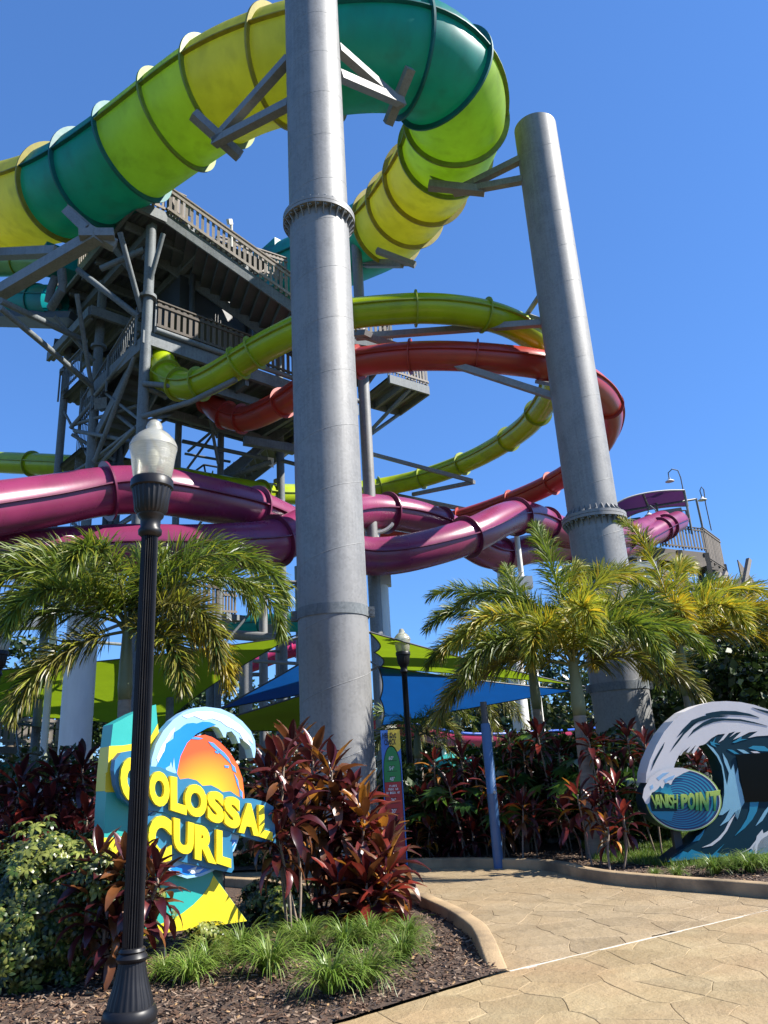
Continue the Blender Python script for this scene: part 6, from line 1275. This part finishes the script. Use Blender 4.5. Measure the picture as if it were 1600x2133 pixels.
# ---------------------------------------------------------------- split-leaf philodendrons behind the red plants
def philo_leaf():
    V = [(0, 0, 0)]; F = []; n = 22
    for i in range(n+1):
        a = -2.5+5.0*i/n; lob = 1.0 if i % 2 == 0 else .55; r = (.28+.17*math.cos(a))*lob; V.append((.12+r*math.cos(a), r*math.sin(a)*1.05, -.12*r*r*8*.3+.02*(i % 2)))
    for i in range(1, n+1): F.append((0, i, i+1))
    return V, F
PV, PF = philo_leaf(); PHM = [npmesh('leaf', PV, PF, [], leafm('philodendron leaf '+s_, c, rough=.3, trans=.25), smooth=False) for s_, c in (('green', (.05, .12, .015)), ('light', (.10, .19, .02)), ('dark', (.025, .07, .012)))]
PST = mat('philodendron stalk', (.06, .11, .03), rough=.5)
def philo(label, xy, z, n=16, s=1.0):
    root = thing('philodendron', label, 'plant', (xy[0], xy[1], 0), 'split leaved philodendrons')
    for i in range(n):
        a = RT.uniform(0, 6.28); e = RT.uniform(.35, 1.3); L = RT.uniform(.5, .95)*s; c = np.array([xy[0], xy[1], z*.55]); tip = c+np.array([math.cos(a)*math.cos(e), math.sin(a)*math.cos(e), math.sin(e)])*L
        k = MB(); k.tube([c-UZ*.2, (c+tip)/2+UZ*.05, tip], .01, 5); k.build('stalk', PST, root)
        d = np.array([math.cos(a), math.sin(a), -.45+RT.uniform(-.3, .3)]); d = unit(d); s_ = np.array([-math.sin(a), math.cos(a), RT.uniform(-.2, .2)]); s_ = unit(s_-d*(s_@d)); inst(RT.choice(PHM), 'leaf', root, mat4(d, s_, np.cross(d, s_), tip, s*RT.uniform(.6, .95)))
    k = MB(); k.rod((xy[0], xy[1], 0), (xy[0], xy[1], z*.6), .05, 8); k.build('trunk', BARK, root)
for px, py, Y, lab in ((1145, 1500, 14.2, 'behind the left palm trunk'), (1255, 1500, 14.6, 'between the thickest palm and the right column'), (1030, 1590, 13.9, 'behind the blue padded post'), (1210, 1590, 13.2, 'low behind the thickest palm trunk'), (1290, 1640, 12.6, 'left of the wave sign'), (940, 1700, 13.6, 'low left of the blue padded post'), (1090, 1700, 13.2, 'low right of the blue padded post')):
    q = AtY(px, py, Y); philo('green split leaf philodendron '+lab, q[:2], q[2], 18, 1.0)
# ---------------------------------------------------------------- variegated bush, strap leaves, lily turf, lawn
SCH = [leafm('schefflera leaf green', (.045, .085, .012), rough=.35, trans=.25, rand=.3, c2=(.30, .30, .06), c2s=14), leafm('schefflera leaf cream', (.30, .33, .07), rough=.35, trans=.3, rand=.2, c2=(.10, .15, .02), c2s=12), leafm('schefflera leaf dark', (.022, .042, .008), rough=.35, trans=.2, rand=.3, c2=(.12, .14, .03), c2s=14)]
def palmate(nl=7, L=.11, W=.042):
    V = []; F = []
    for i in range(nl):
        a = 2*math.pi*i/nl; c, s = math.cos(a), math.sin(a); o = len(V); sc = .8+.2*math.cos(a*.5)
        for t, w, z in ((.08, .08, .0), (.35, .8, .012), (.65, 1.0, .006), (.88, .55, -.012), (1.0, .04, -.024)):
            for q in (-1, 1): x, y = L*t*sc, q*W/2*w*sc; V.append((x*c-y*s, x*s+y*c, z))
        for j in range(4): F.append((o+2*j, o+2*j+1, o+2*j+3, o+2*j+2))
    return np.array(V), np.array(F)
SV, SF = palmate(); SM = [npmesh('leaf', SV, [], SF, m, smooth=True) for m in SCH]
def bush(label, xy, rx, ry, h, n, lim, sc=1.0, seed=1, pal=(0, 0, 1, 2), group=None, lit_top=True):
    root = thing('variegated_bush', label, 'bush', (xy[0], xy[1], 0), group); r = random.Random(seed); L = []
    for i in range(n):
        u = r.uniform(-1, 1); a = r.uniform(0, 6.28); e = math.sqrt(1-u*u); k = r.uniform(.62, 1.0); lump = 1+.16*math.sin(a*3+u*4+seed)+.1*math.sin(a*7)
        p = np.array([xy[0]+rx*e*math.cos(a)*k*lump, xy[1]+ry*e*math.sin(a)*k*lump, h*.5+h*.52*u*k*lump])
        if p[2] < .04: continue
        nn = unit(np.array([e*math.cos(a)*1.0, e*math.sin(a), u*.8+.45])+np.array([r.uniform(-.5, .5) for _ in range(3)])); L.append((np.linalg.norm(p-cC), p, nn, k))
    L.sort(key=lambda q: q[0]-q[3]); rest = {0: [], 1: [], 2: []}
    for i, (dd, p, nn, k) in enumerate(L):
        X = unit(np.cross(nn, [r.uniform(-1, 1) for _ in range(3)])); M = mat4(X, np.cross(nn, X), nn, p, sc*r.uniform(.75, 1.2)); mi = r.choice(pal)
        if lit_top and p[2] > h*.8 and r.random() < .6: mi = 1  # sunlit top put into leaf colour: more cream leaves high up
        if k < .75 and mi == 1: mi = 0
        if i < lim: inst(SM[mi], 'leaf', root, M)
        else: rest[mi].append(M)
    for mi, ms in rest.items():
        if not ms: continue
        A = np.array([np.array(M) for M in ms]); P_ = np.einsum('nij,kj->nki', A[:, :3, :3], SV)+A[:, None, :3, 3]; V = P_.reshape(-1, 3)-WL[root]; F = (np.arange(len(ms))*len(SV))[:, None, None]+SF[None]
        part(npmesh('leaves', V, [], F.reshape(-1, 4), SCH[mi], smooth=True), 'inner_leaves', root, kind='stuff')
    for j in range(9):
        a = j*.7; k = MB(); k.tube([(xy[0], xy[1], 0), (xy[0]+rx*.4*math.cos(a), xy[1]+ry*.4*math.sin(a), h*.4), (xy[0]+rx*.7*math.cos(a), xy[1]+ry*.7*math.sin(a), h*.75)], [.014, .01, .006], 5); k.build('branch', BARK, root)
    return root
q = G(75, 2062, .03); bush('big variegated yellow green bush in the lower left corner', (q[0]-.15, q[1]+.45), .82, .7, zat((q[0], q[1]+.45), 1735), 2900, 300, .74, 2, (0, 2, 2, 0, 2, 1))  # mostly dark leaves, imitating the shade low in the bush
q = G(612, 1915, .03); bush('small cream edged bush right of the yellow sign tip', (q[0], q[1]-.35), .28, .28, .42, 120, 300, .85, 5, (0, 0, 2, 1), lit_top=False)
q = G(545, 1925, .03); bush('low dark cream edged bush behind the yellow sign tip', (q[0], q[1]+.25), .3, .28, .4, 110, 300, .85, 6, (0, 2, 2, 1), lit_top=False)
q = G(420, 1985, .03); bush('small pale leaved bush under the yellow sign edge', (q[0], q[1]+.1), .2, .16, .24, 60, 300, .7, 8, (0, 1, 1), lit_top=False)
LILY = leafm('strap leaf', (.20, .22, .05), rough=.4, trans=.3)
def strap(root, base, az, el, L, W, droop, m):
    k = MB(); p = np.array(base, float); n = 10; V = []; s = np.array([-math.sin(az), math.cos(az), 0])
    for i in range(n+1):
        t = i/n; e = el-droop*t**1.8; d = np.array([math.cos(az)*math.cos(e), math.sin(az)*math.cos(e), math.sin(e)]); w = W*math.sin(math.pi*(.12+.86*t))**.6/2; u = np.cross(d, s)*-1
        V += [p-s*w+u*w*.35, p, p+s*w+u*w*.35]; p = p+d*L/n
    k.add(V, [(3*i+j, 3*i+j+1, 3*i+4+j, 3*i+3+j) for i in range(n) for j in (0, 1)]); k.build('leaf', m, root, smooth=True)
q = G(196, 1985, .03); q[1] += .9; lr = thing('strap_leaf_plant', 'plant with long folded strap leaves left of the turquoise sign', 'plant', (q[0], q[1], 0))
for az, el, L, dr in ((165, 62, 1.25, 2.3), (190, 70, 1.2, 2.0), (120, 66, 1.15, 1.7), (60, 70, 1.1, 1.6), (220, 58, 1.0, 2.0), (300, 65, .9, 1.6), (20, 75, 1.2, 1.2)): strap(lr, q+UZ*.05, rad(az), rad(el), L, .10, dr, LILY)

LIR = [leafm('lily turf blade', (.15, .25, .03), rough=.4, trans=.3, rand=.2), leafm('lily turf pale blade', (.26, .33, .08), rough=.4, trans=.3, rand=.2)]
def tuft_mesh(n, R, seed):
    r = np.random.default_rng(seed); az = r.uniform(0, 2*math.pi, n); el = r.uniform(.75, 1.5, n); L = R*r.uniform(.75, 1.25, n); dr = r.uniform(1.6, 3.0, n); k = 5; w0 = .0062*r.uniform(.7, 1.2, n)
    p = np.stack([np.cos(az)*.05*r.uniform(0, 1, n), np.sin(az)*.05*r.uniform(0, 1, n), np.zeros(n)], 1); s = np.stack([-np.sin(az), np.cos(az), np.zeros(n)], 1); rows = []
    for i in range(k+1):
        t = i/k; e = el-dr*t**1.5; d = np.stack([np.cos(az)*np.cos(e), np.sin(az)*np.cos(e), np.sin(e)], 1); w = (w0*(1-.9*t**2))[:, None]; rows += [p-s*w, p+s*w]; p = p+d*(L/k)[:, None]
    V = np.stack(rows, 1).reshape(-1, 3); V[:, 2] = np.maximum(V[:, 2], .012); o = (np.arange(n)*(2*k+2))[:, None]
    F = np.concatenate([o+[2*i, 2*i+1, 2*i+3, 2*i+2] for i in range(k)]); mi = np.tile((r.random(n) < .28).astype(int), k)
    return npmesh('blades', V, [], F, LIR, mi)
TUF = [tuft_mesh(230, .38, i) for i in range(5)]
TP = [((505, 1998), 1.0, 'behind the middle of the front bed'), ((562, 2030), 1.05, 'in the middle of the front bed'), ((432, 2022), .9, 'right of the lamp post, rear one'), ((398, 2048), .85, 'right of the lamp post, front one'), ((645, 1978), .9, 'under the tallest ti plant'), ((690, 2072), 1.05, 'nearest to the plaza edge'), ((762, 2058), 1.0, 'near the plaza edge, right one'), ((722, 1985), 1.0, 'below the small ti plant'), ((770, 1968), .9, 'below the bronze ti plant'), ((852, 1962), .75, 'close to the kerb, rear one'), ((838, 2002), .8, 'close to the kerb, front one'), ((345, 2040), .7, 'just beside the lamp base'), ((612, 1968), .7, 'left of the tuft under the tallest ti plant')]
def tuft(lab, q, sc, i, grp):
    root = thing('lily_turf', lab, 'grass tuft', tuple(q), grp); o = part(TUF[i % 5], 'blades', root); o.rotation_euler = (0, 0, i*1.3); o.scale = (sc, sc, sc*.95)
for i, (bp, sc, lab) in enumerate(TP): tuft('green lily turf tuft '+lab, G(*bp, .02), sc, i, 'lily turf in the front bed')
for i, (bp, sc, lab) in enumerate((((1490, 1822), .85, 'under the left leg of the wave sign'), ((1565, 1818), .95, 'under the middle of the wave sign'), ((1412, 1828), .5, 'under the tip of the wave sign'), ((1365, 1825), .35, 'left of the tip of the wave sign'), ((1530, 1815), .7, 'between the tufts under the wave sign'), ((1600, 1815), .8, 'cut by the right edge of the photo'))): tuft('small lily turf tuft '+lab, G(*bp, .04), sc, i+2, 'lily turf under the wave sign')

# lawn behind the right bed
LG0 = [(2.6, 11.6), (3.4, 10.5), (4.6, 9.9), (7.5, 9.6), (9, 12), (8, 17), (3.2, 16)]
k = MB(); k.add([(x, y, .045) for x, y in LG0], [tuple(range(len(LG0)))]); k.build('lawn_soil', GRASSM, kind='structure', origin=(LG0[0][0], LG0[0][1], 0))
LWN = [leafm('lawn blade', (.11, .20, .02), rough=.5, trans=.35, rand=0), leafm('lawn blade pale', (.22, .27, .06), rough=.5, trans=.35, rand=0)]
r = np.random.default_rng(8); n = 42000; p = np.stack([r.uniform(2.5, 7, n), r.uniform(9.7, 14.5, n)], 1); p = p[[inside(q, LG0) for q in p]]; n = len(p)
az = r.uniform(0, 6.28, n); h = r.uniform(.04, .11, n); b0 = np.stack([p[:, 0], p[:, 1], np.full(n, .045)], 1); s = np.stack([np.cos(az), np.sin(az), np.zeros(n)], 1)*.0045; ln = np.stack([r.normal(0, .03, n), r.normal(0, .03, n), h], 1)
V = np.stack([b0-s, b0+s, b0+ln*.6+s*.8, b0+ln*.6-s*.8, b0+ln*1.05], 1).reshape(-1, 3); o = (np.arange(n)*5)[:, None]
me = npmesh('lawn', V, o+[3, 2, 4], o+[0, 1, 2, 3], LWN, np.tile((r.random(n) < .3).astype(int), 2)); lo = bpy.data.objects.new('lawn_grass', me); col.objects.link(lo); lo['kind'] = 'stuff'; lo['label'] = 'bright green lawn behind the wave sign'; lo['category'] = 'grass'
